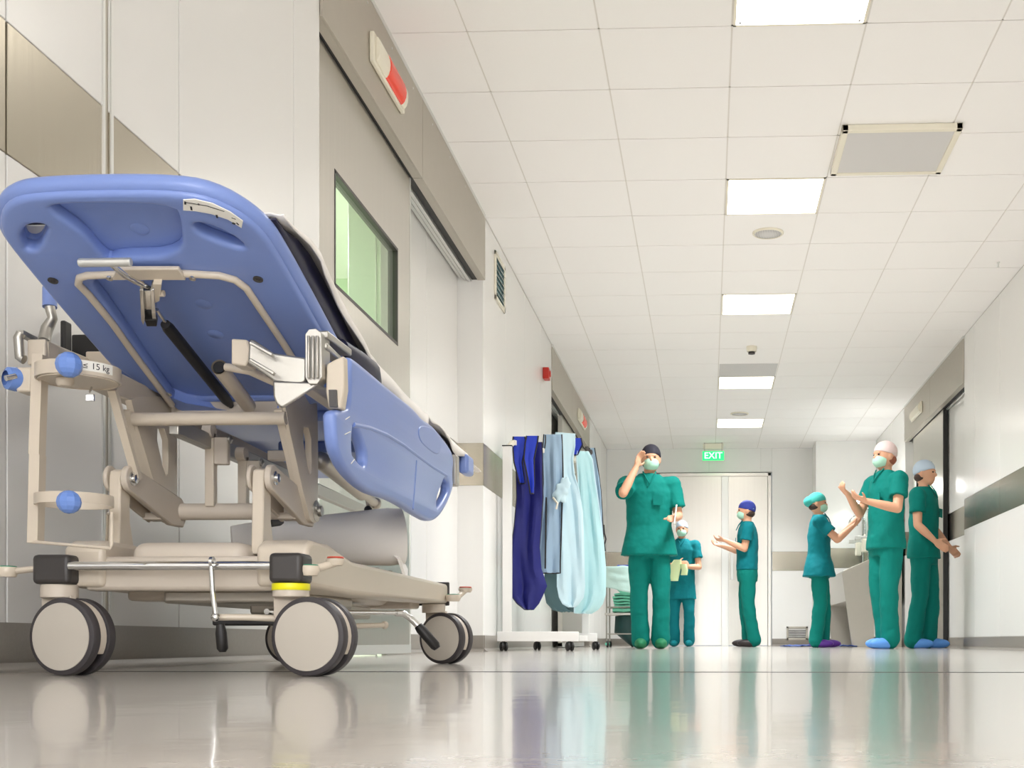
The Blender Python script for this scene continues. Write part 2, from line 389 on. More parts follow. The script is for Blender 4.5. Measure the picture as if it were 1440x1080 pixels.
# bulkheads that cover the sliding-door tracks
def bulkhead(name, X, out, y0, y1, seam):
    mb = MB()
    for a, b in ((y0, seam), (seam, y1)):
        mb.box((X + out * .012, a + .003, ZH), (X, b - .003, ZC - .025), 0)
        mb.box((X - out * .0005, a + .003, ZH + .0005), (X - out * .038, b - .003, ZH + .004), 0)
        for k in range(4):
            y = a + (b - a) * (k + .5) / 4; mb.lathe((X + out * .012, y, ZC - .06), (out, 0, 0), [(0, .002), (.006, .002), (.006, 0)], n=10, mi=1)
    mb.box((X + out * .014, y0, ZC - .025), (X, y1, ZC), 3)
    mb.box((X - out * .0385, y0, ZH + .004), (X - out * .075, y1, ZH + .05), 2)       # dark strip standing in for the shadow gap above the leaf
    for k in range(3): mb.box((X - out * (.08 + .03 * k), y0, ZH - .01 + .012 * k), (X - out * (.10 + .03 * k), y1, ZH + .06), 1)
    mb.box((X - out * .05, y0, ZH + .06), (X - out * .17, y1, ZH + .08), 1)
    return structure(mb, name, ['steel_soft', 'alu', 'steel_dark', 'alu'], bevel=.0008, segs=1, smooth=0)
bulkhead('trim_2', XL, 1, YD0, YD1, wy(591, XL)); bulkhead('trim_3', XL, 1, YF0, YF1, wy(803, XL)); bulkhead('trim_4', XR, -1, YR0, YR1, wy(1309, XR))

# sliding leaves with a window each
def leaf(name, X, out, y0, y1, w0, w1, z0, z1, label=None):
    t = .045; top = ZH + .0; mb = MB(); b = .012
    xa, xb = X, X - out * t
    mb.box((xa, y0, b), (xb, w0, top)).box((xa, w1, b), (xb, y1, top)).box((xa, w0, b), (xb, w1, z0)).box((xa, w0, z1), (xb, w1, top))
    mb.box((xa + out * .004, y0, .008), (xb, y1, .05), 1)
    d = tag(mb.build(name, ['steel', 'alu'], smooth=0), kind='structure')
    g = MB()
    for (a, c, e, f) in ((w0 - .006, w1 + .006, z0 - .006, z0 + .008), (w0 - .006, w1 + .006, z1 - .008, z1 + .006), (w0 - .006, w0 + .008, z0, z1), (w1 - .008, w1 + .006, z0, z1)):
        g.box((xa + out * .0015, a, e), (xb, c, f))
    g.build('window_gasket', 'cap', d, smooth=0)
    MB().box((X - out * .01, w0 + .005, z0 + .005), (X - out * .016, w1 - .005, z1 - .005)).build('window_pane', 'glass', d, smooth=0)
    h = MB(); yh = y0 + .12 if abs(y0 - w0) > abs(y1 - w1) else y1 - .12
    MB().box((xa + out * .002, y1 - .012, b), (xb, y1 + .004, top)).build('edge_strip', 'alu', d, smooth=0)
    return d
leaf('door_1', -1.50, 1, YD0 + .005, YO, wy(471, -1.5), wy(559, -1.5), 1.503, 1.963)
leaf('door_2', -1.50, 1, YF0 + 1.25, YF1 - .1, YF0 + 1.6, YF0 + 2.5, 1.503, 1.963)
yr = wy(1326, 2.37)
leaf('door_3', 2.37, -1, yr, yr + 1.75, wy(1310.5, 2.37), wy(1310.5, 2.37) + .95, 1.503, 1.963)
mb = MB(); mb.box((2.372, yr - .012, .02), (2.415, yr - .001, ZH)); structure(mb, 'trim_5', 'steel_dark', smooth=0)
# pane backing of doors 2 and 3: the white wall recess lies behind them already
# far double door
d = MB()
for a, b in ((DX0, .24), (.25, DX1)):
    d.box((a + .003, YE + .01, .012), (b - .003, YE + .055, DZ))
dd = structure(d, 'door_4', 'steel', smooth=0)
f = MB()
f.box((DX0 - .05, YE - .02, 0), (DX0, YE + .1, DZ + .05)).box((DX1, YE - .02, 0), (DX1 + .05, YE + .1, DZ + .05)).box((DX0 - .05, YE - .02, DZ), (DX1 + .05, YE + .1, DZ + .05))
f.build('door_frame', 'steel', dd, bevel=.006)
k = MB(); k.box((.20, YE - .012, .0), (.30, YE + .01, DZ)); k.build('meeting_post', 'alu', dd, bevel=.004)
k = MB(); k.box((.33, YE - .004, .95), (.37, YE + .012, 1.35)); k.build('pull_plate', 'alu', dd, bevel=.004)
# room seen through the window of the first leaf
mb = MB()
mb.box((-4.6, 3.4, 0), (-4.5, 9.2, ZC)).box((-4.6, 9.1, 0), (WI - .12, 9.2, ZC)).box((-4.6, 3.4, 0), (WI - .12, 3.5, ZC))
mb.box((-4.6, 3.4, ZC), (WI - .1, 9.2, ZC + .1), 1)
for x in (-3.9, -3.3, -2.7): mb.box((x, 9.07, 0), (x + .03, 9.1, ZC), 2)
for y in (4.4, 5.6, 6.8, 8.0): mb.box((-4.5, y, 0), (-4.485, y + .025, ZC), 2)
structure(mb, 'wall_side_room', ['wall_green', 'ceil', 'alu'], smooth=0)
mb = MB(); mb.box((WI - .02, YO - .13, 0), (WI - .16, YO - .10, 2.3)).box((WI - .02, YD0, 0), (WI - .16, YD0 + .05, 2.3)); structure(mb, 'trim_6', 'alu', bevel=.003)

# ================================================================ CEILING FITTINGS
LAMP_W, SPREAD = 24, 130
def ceiling_light(x0, x1, y0, label, first=[None], y1=None):
    y1 = y1 or y0 + .6; cx, cy = (x0 + x1) / 2, (y0 + y1) / 2
    t = thing('ceiling_light', (cx, cy, ZC), label, 'ceiling light', 'square panel lights in the ceiling')
    m = MB(); w = .012
    m.box((x0, y0, ZC - .004), (x1, y0 + w, ZC + .07)).box((x0, y1 - w, ZC - .004), (x1, y1, ZC + .07)).box((x0, y0, ZC - .004), (x0 + w, y1, ZC + .07)).box((x1 - w, y0, ZC - .004), (x1, y1, ZC + .07)).box((x0, y0, ZC + .06), (x1, y1, ZC + .075))
    m.build('frame', 'ivory', t, smooth=0)
    MB().box((x0 + w, y0 + w, ZC - .002), (x1 - w, y1 - w, ZC + .006)).build('diffuser', 'lens', t, smooth=0)
    ld = bpy.data.lights.new('ceiling_light_lamp', 'AREA'); ld.shape = 'RECTANGLE'; ld.size = x1 - x0 - .04; ld.size_y = y1 - y0 - .04; ld.energy = (LAMP_W * (1.3 if y0 > 9 else 1)) if x0 > -1 else LAMP_W * 2.1; ld.spread = R(SPREAD); ld.color = (.955, .975, 1)
    lo_ = bpy.data.objects.new('lamp', ld); C.objects.link(lo_); lo_.parent = t; lo_.location = (0, 0, -.006)
    s = MB()
    for a in (x0 + .03, x1 - .03):
        for b in (y0 + .03, y1 - .03): s.lathe((a, b, ZC - .002), (0, 0, -1), [(0, .002), (.006, .002), (.006, 0)], n=10)
    each(s, 'screw', 'steel_dark', t)
LL = {4.84: 'square white lit ceiling panel nearest the viewer, cut by the top edge', 7.24: 'square white lit ceiling panel beside the big grey air grille',
      9.64: 'square white lit ceiling panel between the round speaker and the small sensor', 12.64: 'square white lit ceiling panel right behind a grey tile',
      15.04: 'farthest and smallest lit ceiling panel, above the exit sign'}
for y in LY: ceiling_light(LX0 + .005, LX1 - .005, y, LL.get(y, 'square white lit ceiling panel overhead behind the viewer'))
ceiling_light(-3.3, -2.7, 5.2, 'lit ceiling panel in the green side room')
ceiling_light(-3.3, -2.7, 7.2, 'second lit ceiling panel in the green side room')

t = thing('air_grille', (1.04, 6.85, ZC), 'large square grey perforated air grille with white rim, in the ceiling', 'air vent')
gx0, gx1, gy0, gy1, gz = .72, 1.36, 6.5, 7.13, ZC - .035
m = MB()
for a, b in (((gx0, gy0), (gx1, gy0 + .035)), ((gx0, gy1 - .035), (gx1, gy1)), ((gx0, gy0), (gx0 + .035, gy1)), ((gx1 - .035, gy0), (gx1, gy1))): m.box((*a, gz), (*b, ZC))
m.build('frame', 'ivory', t, bevel=.004)
gm = mat('perforated_sheet', (190, 187, 186), .6); M['perf'] = gm
n_, l_ = gm.node_tree.nodes, gm.node_tree.links; tc = n_.new('ShaderNodeTexCoord'); vo = n_.new('ShaderNodeTexVoronoi'); vo.inputs['Randomness'].default_value = 0; vo.inputs['Scale'].default_value = 90
rp = n_.new('ShaderNodeValToRGB'); rp.color_ramp.elements[0].position = .25; rp.color_ramp.elements[0].color = (*lin((120, 118, 118)), 1); rp.color_ramp.elements[1].position = .4; rp.color_ramp.elements[1].color = (*lin((206, 204, 202)), 1)
l_.new(tc.outputs['Object'], vo.inputs['Vector']); l_.new(vo.outputs['Distance'], rp.inputs[0]); l_.new(rp.outputs[0], n_['Principled BSDF'].inputs['Base Color'])
MB().box((gx0 + .03, gy0 + .03, gz + .006), (gx1 - .03, gy1 - .03, gz + .01)).build('perforated_panel', 'perf', t, smooth=0)
m = MB(); m.box((LX0 + .01, 12.06, ZC - .004), (LX1 - .01, 12.62, ZC + .004)); tag(m.build('ceiling_vent', 'perf', smooth=0), 'grey ceiling tile vent directly in front of the fourth lit panel', 'air vent')
for (px, py, s_, r, lab) in ((1080, 326, 208, .105, 'round white speaker disc in the ceiling behind the lit panel beside the grille'), (1040, 586, 116, .11, 'round white speaker disc in the ceiling just before the farthest lit panel')):
    p = at(px, py, s_); t = thing('ceiling_speaker', (p.x, p.y, ZC), lab, 'ceiling speaker', 'round ceiling speakers')
    MB().lathe((p.x, p.y, ZC), (0, 0, -1), [(r, 0), (r, .008), (r * .93, .014), (r * .86, .012)], n=36).build('rim', 'ivory', t)
    MB().lathe((p.x, p.y, ZC), (0, 0, -1), [(r * .87, .010), (r * .5, .014), (.0, .016)], n=36).build('cover', 'perf', t)
p = at(1057, 487, 150); t = thing('smoke_detector', (p.x, p.y, ZC), 'small cream dome sensor on the ceiling between two lit panels', 'smoke detector')
MB().lathe((p.x, p.y, ZC), (0, 0, -1), [(.05, 0), (.05, .02), (.044, .045), (.04, .05)], n=24).build('base', 'ivory', t)
MB().lathe((p.x, p.y, ZC), (0, 0, -1), [(.03, .05), (.032, .07), (.0, .075)], n=24).build('sensor', 'cap', t)
p = at(1404, 368, 193); m = MB(); m.lathe((p.x, p.y, ZC), (0, 0, -1), [(.012, 0), (.012, .004), (.004, .006), (.004, .035), (.009, .037), (0, .04)], n=14); tag(m.build('ceiling_sprinkler', 'alu'), 'tiny metal sprinkler head in the ceiling near the right wall', 'sprinkler')

# ---- lamps over the doors
def door_lamp(X, out, y0, y1, z0, z1, lens, label, cat='warning lamp'):
    t = thing('warning_lamp', (X, (y0 + y1) / 2, (z0 + z1) / 2), label, cat)
    MB().box((X, y0, z0), (X + out * .022, y1, z1)).build('housing', 'ivory', t, bevel=.006)
    L = y1 - y0; cy = (y0 + y1) / 2; zm = (z0 + z1) / 2; hz = (z1 - z0) / 2 * .86
    def dome(a, b, h, mb):
        pr = []
        for k in range(9):
            q = pi * k / 8; pr.append(V((X + out * (.020 + h * sin(q)), a, zm - hz * cos(q))))
        mb.prism(pr, (0, b - a, 0))
    m = MB(); dome(y0 + L * .05, y0 + L * .95, .026, m); m.build('cover', 'ivory', t, bevel=.008, segs=3)
    if lens:
        m = MB(); dome(y0 + L * .34, y0 + L * .86, .030, m); m.build('red_lens', 'red', t, bevel=.004)
XB = XL + .012
y0, y1 = wy(519, XB), wy(563, XB); door_lamp(XB, 1, y0, y1, 2.535, 2.665, True, 'white lamp with red lens on the steel bulkhead above the nearest left door')
y0, y1 = wy(812, XB), wy(824, XB); door_lamp(XB, 1, y0, y1 - .25, 2.52, 2.65, True, 'small white and red lamp on the bulkhead over the far left door')
y0, y1 = wy(1299, XR), wy(1283, XR); door_lamp(XR - .012, -1, y0, y1 - .1, 2.53, 2.65, False, 'cream lamp without red lens on the bulkhead over the right door')
t = thing('fire_alarm', (XL, 10.6, 2.43), 'small red fire alarm box high on the left wall before the far door', 'fire alarm')
ya, yb = wy(763, XL) , wy(763, XL) + .11
MB().box((XL, ya, 2.38), (XL + .055, yb, 2.48)).build('housing', 'redbox', t, bevel=.008); MB().lathe((XL + .055, (ya + yb) / 2, 2.43), (1, 0, 0), [(.03, 0), (.026, .01), (0, .012)], n=20).build('sounder', 'redbox', t)
t = thing('wall_vent', (XL, wy(700, XL), 2.55), 'narrow louvred vent high on the left wall past the first door', 'air vent')
ya, yb, za, zb = wy(695, XL), wy(708.5, XL), 2.40, 2.73
m = MB(); m.box((XL, ya, za), (XL + .012, ya + .03, zb)).box((XL, yb - .03, za), (XL + .012, yb, zb)).box((XL, ya, za), (XL + .012, yb, za + .03)).box((XL, ya, zb - .03), (XL + .012, yb, zb)); m.build('frame', 'ivory', t, bevel=.003)
MB().box((XL + .001, ya + .02, za + .02), (XL + .003, yb - .02, zb - .02)).build('backing', 'teal_grey', t)
m = MB()
for k in range(7):
    z = za + .045 + k * .04; m.prism([(XL + .003, ya + .02, z + .016), (XL + .014, ya + .02, z), (XL + .014, ya + .02, z + .004), (XL + .003, ya + .02, z + .020)], (0, yb - ya - .04, 0))
m.build('louvres', 'alu', t)
for (a, b, Y, lab) in (((1106, 881), (1136, 900), YE, 'dark low rectangular grille at the foot of the far wall'),):
    p, q = atY(*a, Y - .004), atY(*b, Y - .004); t = thing('floor_grille', (p.x, Y, 0), lab, 'air vent')
    m = MB(); w = .03; m.box((p.x, Y - .012, q.z), (q.x, Y, q.z + w)).box((p.x, Y - .012, p.z - w), (q.x, Y, p.z)).box((p.x, Y - .012, q.z), (p.x + w, Y, p.z)).box((q.x - w, Y - .012, q.z), (q.x, Y, p.z)); m.build('frame', 'steel_soft', t, bevel=.003)
    m = MB()
    for k in range(5): z = q.z + .035 + k * .024; m.box((p.x + .02, Y - .008, z), (q.x - .02, Y - .001, z + .009))
    m.build('louvres', 'cap', t)
# exit sign
p = at(1003, 650, 101); t = thing('exit_sign', (p.x, p.y, ZC), 'green lit EXIT sign hanging from the ceiling before the far door', 'exit sign')
m = MB(); m.box((p.x - .14, p.y - .02, ZC - .085), (p.x + .14, p.y + .02, ZC - .01)); m.build('housing', 'ivory', t, bevel=.006)
m = MB()
for x in (-.12, .12): m.box((p.x + x - .005, p.y - .022, ZC - .12), (p.x + x + .005, p.y + .02, ZC))
each(m, 'bracket', 'steel_soft', t)
m = MB(); m.box((p.x - .15, p.y - .006, ZC - .245), (p.x + .15, p.y + .006, ZC - .115)); m.build('lit_panel', 'exit', t, bevel=.004)
text('exit_letters', 'EXIT', .125, (p.x, p.y - .0075, ZC - .18), (1, 0, 0), (0, 0, 1), 'exit_ink', t)

# ================================================================ THE STRETCHER
G = thing('hospital_stretcher', (-.99, 2.9, 0), 'blue and cream wheeled hospital stretcher with raised backrest beside the left wall', 'stretcher')
def gp(px, py, s): return at(px, py, s)
# --- casters: twin wheels
def caster(wx, wyy, sx, sy, deg, yellow=False, capw=.064, label=None, cap=True):
    ax = V((sin(R(deg)), cos(R(deg)), 0)); ip = V((cos(R(deg)), -sin(R(deg)), 0)); r = .075; c = V((wx, wyy, r))
    st = V((sx, sy, 0)); m = MB()
    m.lathe((st.x, st.y, .150), (0, 0, 1), [(0, 0), (.034, 0), (.034, .026), (0, .026)], n=28)
    mid = c + ax * .02; o_ = (st - mid).dot(ip)
    q = [mid + ip * (o_ + e * .034) - ax * .008 + V((0, 0, z - mid.z)) for e, z in ((-1, .155), (1, .155), (1, .09), (-.4, .09), (-1, .115))]; m.prism(q, ax * .016)
    arc = []
    for k in range(25):
        t = R(-28) + R(236) * k / 24; arc.append(mid - ax * .009 + ip * (cos(t) * .0715) + V((0, 0, sin(t) * .0715)))
    m.prism(arc, ax * .018)
    o = m.build('caster', 'cream_matte', G, bevel=.002)
    for i, off in enumerate((0, .040)):
        s_ = -1 if i == 0 else 1; cc = c + ax * off
        MB().lathe(cc, ax * s_, [(.0, -.010), (.066, -.010), (.0745, -.008), (.075, -.003), (.075, .006), (.0735, .010), (.069, .012), (.064, .012)], n=56).build('tyre', 'tyre', o)
        MB().lathe(cc, ax * s_, [(.0655, .010), (.0645, .0135), (.05, .0150), (.02, .0155), (0, .0155)], n=56).build('wheel_disc', 'beige' if i == 0 else 'cream', o)
    MB().lathe(c + ax * .008, ax, [(0, 0), (.045, 0), (.045, .024), (0, .024)], n=24).build('hub', 'black', o)
    if yellow: tag(MB().lathe((st.x, st.y, .163), (0, 0, 1), [(.0348, 0), (.0354, .001), (.0354, .012), (.0348, .013), (.03, .013)], n=32).build('ring', 'yellow', o), 'bright yellow ring')
    if cap: MB().box((sx - capw / 2, sy - .034, .176), (sx + capw / 2, sy + .034, .233)).build('corner_cap', 'cap', o, bevel=.009, segs=3)
    return o
c1 = caster(-1.231, 2.269, -1.258, 2.298, 13, capw=.074)
c2 = caster(-.748, 2.246, -.793, 2.272, 10, yellow=True)
c3 = caster(-.776, 3.512, -.806, 3.53, 22, cap=False)
c4 = caster(-1.225, 3.50, -1.215, 3.54, 9, cap=False)
# chrome bar across the near end
m = MB(); m.tube([(-1.222, 2.268, .2105), (-.822, 2.268, .2105)], .0085, 18); m.build('crossbar', 'chrome', G)
# --- base
m = MB(); m.box((-1.137, 2.33, .168), (-.905, 3.46, .262)); m.build('base_cover', 'cream_matte', G, bevel=.026, segs=5)
m = MB()
for xa, xb in ((-.872, -.770), (-1.252, -1.172)):
    m.prism([(xa, 2.30, .172), (xa, 2.30, .250), (xa, 2.33, .264), (xa, 2.44, .264), (xa, 2.60, .240), (xa, 3.56, .236), (xa, 3.56, .178), (xa, 2.6, .168)], (xb - xa, 0, 0))
each(m, 'side_beam', 'cream', G, bevel=.010, segs=3)
m = MB(); m.box((-1.215, 2.31, .165), (-.80, 2.36, .232)); m.box((-1.2, 2.45, .150), (-.84, 2.53, .175)); m.box((-1.2, 3.4, .16), (-.84, 3.5, .23)); each(m, 'cross_member', 'cream_matte', G, bevel=.008)
m = MB(); m.box((-1.10, 2.40, .143), (-.86, 2.9, .170)); m.box((-1.0, 2.6, .125), (-.90, 3.2, .160)); each(m, 'underside_mechanism', 'steel_soft', G, bevel=.006)
m = MB(); m.box((-.876, 3.555, .172), (-.766, 3.566, .242)).box((-1.256, 3.555, .172), (-1.168, 3.566, .242)); each(m, 'end_cap', 'cap', G, bevel=.003)
m = MB()
for y in (2.75, 2.86, 2.98, 3.1): m.lathe((-.79, y, .238), (0, 0, 1), [(.006, 0), (.006, .004), (0, .005)], n=10)
each(m, 'rivet', 'steel_soft', G)
# --- pedals
def pedal(green, red, name='brake_pedal', w=.034):
    gx, gy, gz = green; m = MB()
    m.lathe((gx, gy, gz - .020), (0, 0, 1), [(0, 0), (w * .45, 0), (w * .55, .008), (w * .55, .016), (w * .5, .019), (0, .019)], n=24)
    if red:
        rx, ry, rz = red
        m.lathe((rx, ry, rz - .016), (0, 0, 1), [(0, 0), (w * .4, 0), (w * .52, .007), (w * .52, .013), (0, .015)], n=24)
        m.tube([(gx, gy, gz - .010), ((gx + rx) / 2, (gy + ry) / 2, gz - .002), (rx, ry, rz - .010)], .008, 12)
    else: m.tube([(gx, gy, gz - .01), (gx + .05, gy + .01, gz - .004), (gx + .10, gy + .02, gz)], .009, 12, flat=.7)
    o = m.build(name, 'cream', G)
    MB().lathe((gx, gy, gz - .002), (0, 0, 1), [(w * .5, 0), (w * .46, .003), (0, .004)], n=24).build('green_pad', 'green_pad', o)
    if red: MB().lathe((red[0], red[1], red[2] - .002), (0, 0, 1), [(w * .48, 0), (w * .44, .003), (0, .004)], n=24).build('red_pad', 'red_pad', o)
pedal((-.754, 2.262, .2105), (-.716, 2.30, .228))
pedal((-.748, 3.53, .204), (-.726, 3.60, .229), w=.040)
pedal((-1.345, 2.27, .210), None)
# --- steering levers under the frame
m = MB(); p = [gp(297, 796, 742), gp(299, 830, 742), gp(303, 866, 742)]; m.tube(p, .005, 12); m.ball(gp(303, 868, 742), .0085); m.lathe(gp(296, 790, 742), (1, 0, 0), [(.010, 0), (.010, .006)], n=16)
l1 = m.build('brake_lever', 'chrome', G)
MB().tube([gp(310, 878, 742), gp(311, 890, 742), gp(313, 912, 742), gp(313, 917, 742)], [.0075, .0105, .0105, .006], 16).build('grip', 'black', l1)
m = MB(); m.tube([gp(303, 868, 735), gp(345, 868, 732), gp(395, 870, 725)], .0065, 12); m.tube([gp(420, 880, 650), gp(480, 881, 600), gp(540, 879, 560)], .0065, 12); m.ball(gp(541, 879, 560), .010)
each(m, 'linkage_rod', 'cream', G)
m = MB(); m.tube([gp(375, 860, 700), gp(480, 861, 600), gp(558, 862, 545)], .006, 12); m.tube([gp(556, 862, 545), gp(568, 863, 543), gp(578, 870, 541), gp(592, 884, 540)], .0085, 14)
l2 = m.build('steering_lever', 'chrome', G)
MB().tube([gp(588, 880, 540), gp(592, 885, 540), gp(612, 908, 538), gp(615, 912, 538)], [.011, .0135, .0135, .009], 16).build('grip', 'black', l2)
m = MB(); m.box((-1.0, 2.40, .098), (-.84, 2.44, .112)); m.build('rocker_plate', 'black', G, bevel=.004)

# --- lift: lower arms, links, torsion tube, brackets
PZ, PY, TZ, TY = .395, 2.40, .353, 2.63
for X in (-1.190, -.898):
    m = MB(); w0, w1 = .020, .034
    m.prism([(X - .012, PY - .020, PZ), (X - .012, PY - .016, PZ + .014), (X - .012, PY, PZ + .020), (X - .012, PY + .016, PZ + .014), (X - .012, PY + .020, PZ), (X - .012, PY + .022, .31), (X - .012, PY + .045, .24), (X - .012, PY - .026, .24), (X - .012, PY - .022, .31)], (.024, 0, 0))
    o = m.build('lift_post', 'cream', G, bevel=.003)
    MB().lathe((X + .028, PY, PZ), (1, 0, 0), [(.014, -.002), (.014, .002), (.009, .003), (.009, .008), (0, .009)], n=18).build('pivot_bolt', 'chrome', o)
    m = MB(); a = V((X + .014, PY, PZ)); b = V((X + .014, TY, TZ)); q = []
    for k in range(9): t = pi / 2 + pi * k / 8; q.append(a + V((0, cos(t) * .027, sin(t) * .027)))
    q += [b + V((0, -.05, -.034)), b + V((0, .01, -.034)), b + V((0, .026, -.012)), b + V((0, .026, .012)), b + V((0, 0, .030))]
    m.prism(q, (.013, 0, 0)); m.prism([p - V((.036, 0, 0)) for p in q[:9]] + [b + V((-.036, -.06, -.03)), b + V((-.036, -.06, .02))], (.008, 0, 0))
    m.box((X - .02, TY - .09, TZ - .026), (X + .02, TY - .04, TZ - .012))
    m.build('lift_link', 'cream_matte', G, bevel=.0025)
m = MB(); m.tube([(-1.172, TY, TZ), (-.862, TY, TZ)], .0185, 24); m.build('torsion_tube', 'cream_matte', G)
m = MB()
for X in (-1.205, -.868): m.lathe((X, TY, TZ), (1, 0, 0), [(0, 0), (.0, 0), (.024, 0), (.024, .008), (.012, .012), (.012, .02), (0, .02)], n=24)
each(m, 'tube_flange', 'cast', G)
for X in (-1.185, -.868):      # triangular brackets, each with a slot
    s_of = lambda px: (px - 995) / -.868
    def yz(px, py):
        p = atX(px, py, -.868); return (p.y, p.z)
    out = [yz(393, 562), yz(400, 556), yz(441, 556), yz(443, 600), yz(443, 722), yz(441, 735), yz(436, 736), yz(430, 728)]
    hole = [yz(419, 600), yz(433, 602), yz(434, 664), yz(430, 670)]
    plate('lift_bracket', out, [hole], .014, .0008, (X, 0, 0), (0, 1, 0), (0, 0, 1), 'cream', G, sub=1)
    m = MB(); a, b = atX(399, 575, X - .010 if X < -1 else -.876), atX(432, 728, X - .010 if X < -1 else -.876)
    y0_, z0_ = yz(397, 575); y1_, z1_ = yz(432, 728)
    m.bar((X - .008, y0_, z0_), (X - .008, y1_, z1_), .018, .010); m.build('bracket_rib', 'cream', G, bevel=.002)
    MB().lathe((X + .008, yz(438, 715)[0], yz(438, 715)[1]), (1, 0, 0), [(.013, 0), (.013, .002), (.008, .003), (.008, .006), (0, .007)], n=18).build('pivot_bolt', 'cast', G)
m = MB(); m.tube([(-1.18, 2.44, .523), (-.862, 2.44, .523)], .0135, 20); m.build('upper_tube', 'cream', G)
m = MB(); a, b = gp(240, 559, 640), gp(400, 584, 640); m.box(a, b + V((0, .03, 0))); m.build('cross_beam', 'cream_matte', G, bevel=.004)
for px, py0, py1, s in ((294, 608, 712, 641), (340, 641, 720, 615)):
    a, b = gp(px, py0, s), gp(px, py1, s); m = MB(); m.prism([a + V((-.010, 0, 0)), a + V((.010, 0, 0)), b + V((.010, 0, 0)), b + V((-.010, 0, 0))], (0, .022, 0)); o = m.build('hanger_post', 'cream', G, bevel=.002)
    MB().box(a + V((.009, .002, -.07)), a + V((.040, .020, -.01))).build('hanger_plate', 'cream_matte', o, bevel=.003)
    MB().lathe(a + V((.041, .01, -.014)), (1, 0, 0), [(.009, 0), (.009, .004), (.005, .005), (0, .009)], n=14).build('bolt', 'cast', o)
    MB().lathe(a + V((-.002, .0, .004)), (1, 0, 0), [(.016, -.008), (.016, .012), (0, .012)], n=20).build('pulley', 'cream_matte', o)
# long rails
m = MB()
a, b = gp(244, 600, 683), gp(520, 722, 432); m.bar(a, b, .022, .034)
a, b = gp(262, 597, 700), gp(520, 705, 450)
m.build('long_rail', 'cast', G, bevel=.003)
m = MB()
m.bar((-1.2, 2.30, .587), (-1.2, 3.5, .56), .03, .05); m.bar((-.79, 2.34, .587), (-.79, 3.5, .56), .03, .05); each(m, 'deck_side_rail', 'cream_matte', G, bevel=.004)
m = MB(); a, b = gp(452, 648, 569), gp(528, 708, 489); m.tube([a, a.lerp(b, .72)], .022, 20); m.tube([a.lerp(b, .7), b], .012, 16); m.ball(b, .017); m.ball(a, .022)
m.build('lift_actuator', 'steel_soft', G)
m = MB(); a = gp(395, 735, 560); m.box(a, a + V((.03, .03, -.02))); m.tube([gp(376, 735, 620), gp(392, 733, 600)], .011, 14); m.tube([gp(392, 734, 600), gp(396, 734, 597)], .006, 10); m.build('knob_bolt', 'black', G)
# far end lift post glimpsed under the side rail
m = MB(); a = gp(518, 696, 470); m.bar(a, a + V((.006, 0, -.06)), .012, .018); m.build('rear_strut', 'cream', G, bevel=.002)
m = MB(); a = gp(519, 715, 470); m.ball(a + V((0, -.01, -.005)), .012); m.build('rear_knob', 'black', G)

# --- backrest, in its own tilted plane
BD = V((0, -1, .334)).normalized(); BU = V((1, 0, 0)); BN = BU.cross(BD)            # BN points up and away from the viewer's side
if BN.z < 0: BN = -BN
BO = V((-.99, 2.575, .5955)); BL = .668
def buv(px, py):
    p = onplane(px, py, BO, BN) - BO; return (p.dot(BU), p.dot(BD))
def bw(u, v, n=0): return BO + BU * u + BD * v + BN * n
out = [(-.236, -.05), (.236, -.05), (.236, .50), (.225, .585), (.175, .650), (.10, .668), (-.09, .668), (-.165, .655), (-.215, .60), (-.236, .52)]
def chk(p, n=3): return [(a.x, a.y) for a in chaikin([V((q[0], q[1], 0)) for q in p], n)]
grip = [buv(*p) for p in ((31, 322), (38, 312), (52, 308), (69, 311), (64, 326), (54, 346), (38, 346), (33, 336))]
slot = [buv(*p) for p in ((271, 309), (285, 307), (312, 316), (335, 330), (347, 342), (335, 343), (305, 333), (280, 322))]
trap = [buv(*p) for p in ((66, 280), (244, 280), (256, 304), (257, 355), (166, 357), (152, 364), (118, 322), (80, 296))]
inner = [buv(*p) for p in ((134, 388), (160, 384), (300, 384), (335, 392), (352, 404), (405, 492), (418, 530), (410, 574), (262, 574), (244, 558), (150, 420), (132, 398))]
bp_ = plate('backrest', out, [grip], .018, .006, bw(0, 0, .024), BU, BD, 'blue', G)
rim = plate('backrest_rim', out, [grip, slot, trap, inner], .030, .009, bw(0, 0, .004), BU, BD, 'blue', G)
lp = [bw(u * .98, v - .006, .014) for u, v in chk([(-.236, -.04), (-.236, .52), (-.215, .60), (-.165, .655), (-.09, .668), (.10, .668), (.175, .650), (.225, .585), (.236, .50), (.236, -.04), (.236, -.6), (-.236, -.6)], 3) if v > -.04]
k_ = min(range(len(lp)), key=lambda i: ((lp[i] - bw(-.232, -.03, .022)).length)); lp = lp[k_:] + lp[:k_]
if (lp[1] - lp[0]).length > .3: lp = lp[1:] + lp[:1]
MB().tube(lp, .0165, 16).build('backrest_lip', 'blue', G)
# raised pad inside the inner recess and dimples
pad = [buv(*p) for p in ((165, 395), (255, 395), (330, 520), (340, 548), (275, 548), (190, 420))]
m = MB()
for px, py in ((285, 437), (302, 479), (195, 332), (180, 480)):
    c = V(buv(px, py)); m.lathe(bw(c.x, c.y, .0145), -BN, [(.016, 0), (.013, .0015), (0, .002)], n=24)
each(m, 'moulded_dimple', 'blue', bp_)
m = MB()
for px, py in ((76, 387), (364, 385)):
    c = V(buv(px, py)); m.lathe(bw(c.x, c.y, -.011), -BN, [(.009, 0), (.009, .002), (.005, .002), (.004, .0005), (0, .0005)], n=20)
each(m, 'screw', 'cap', rim)
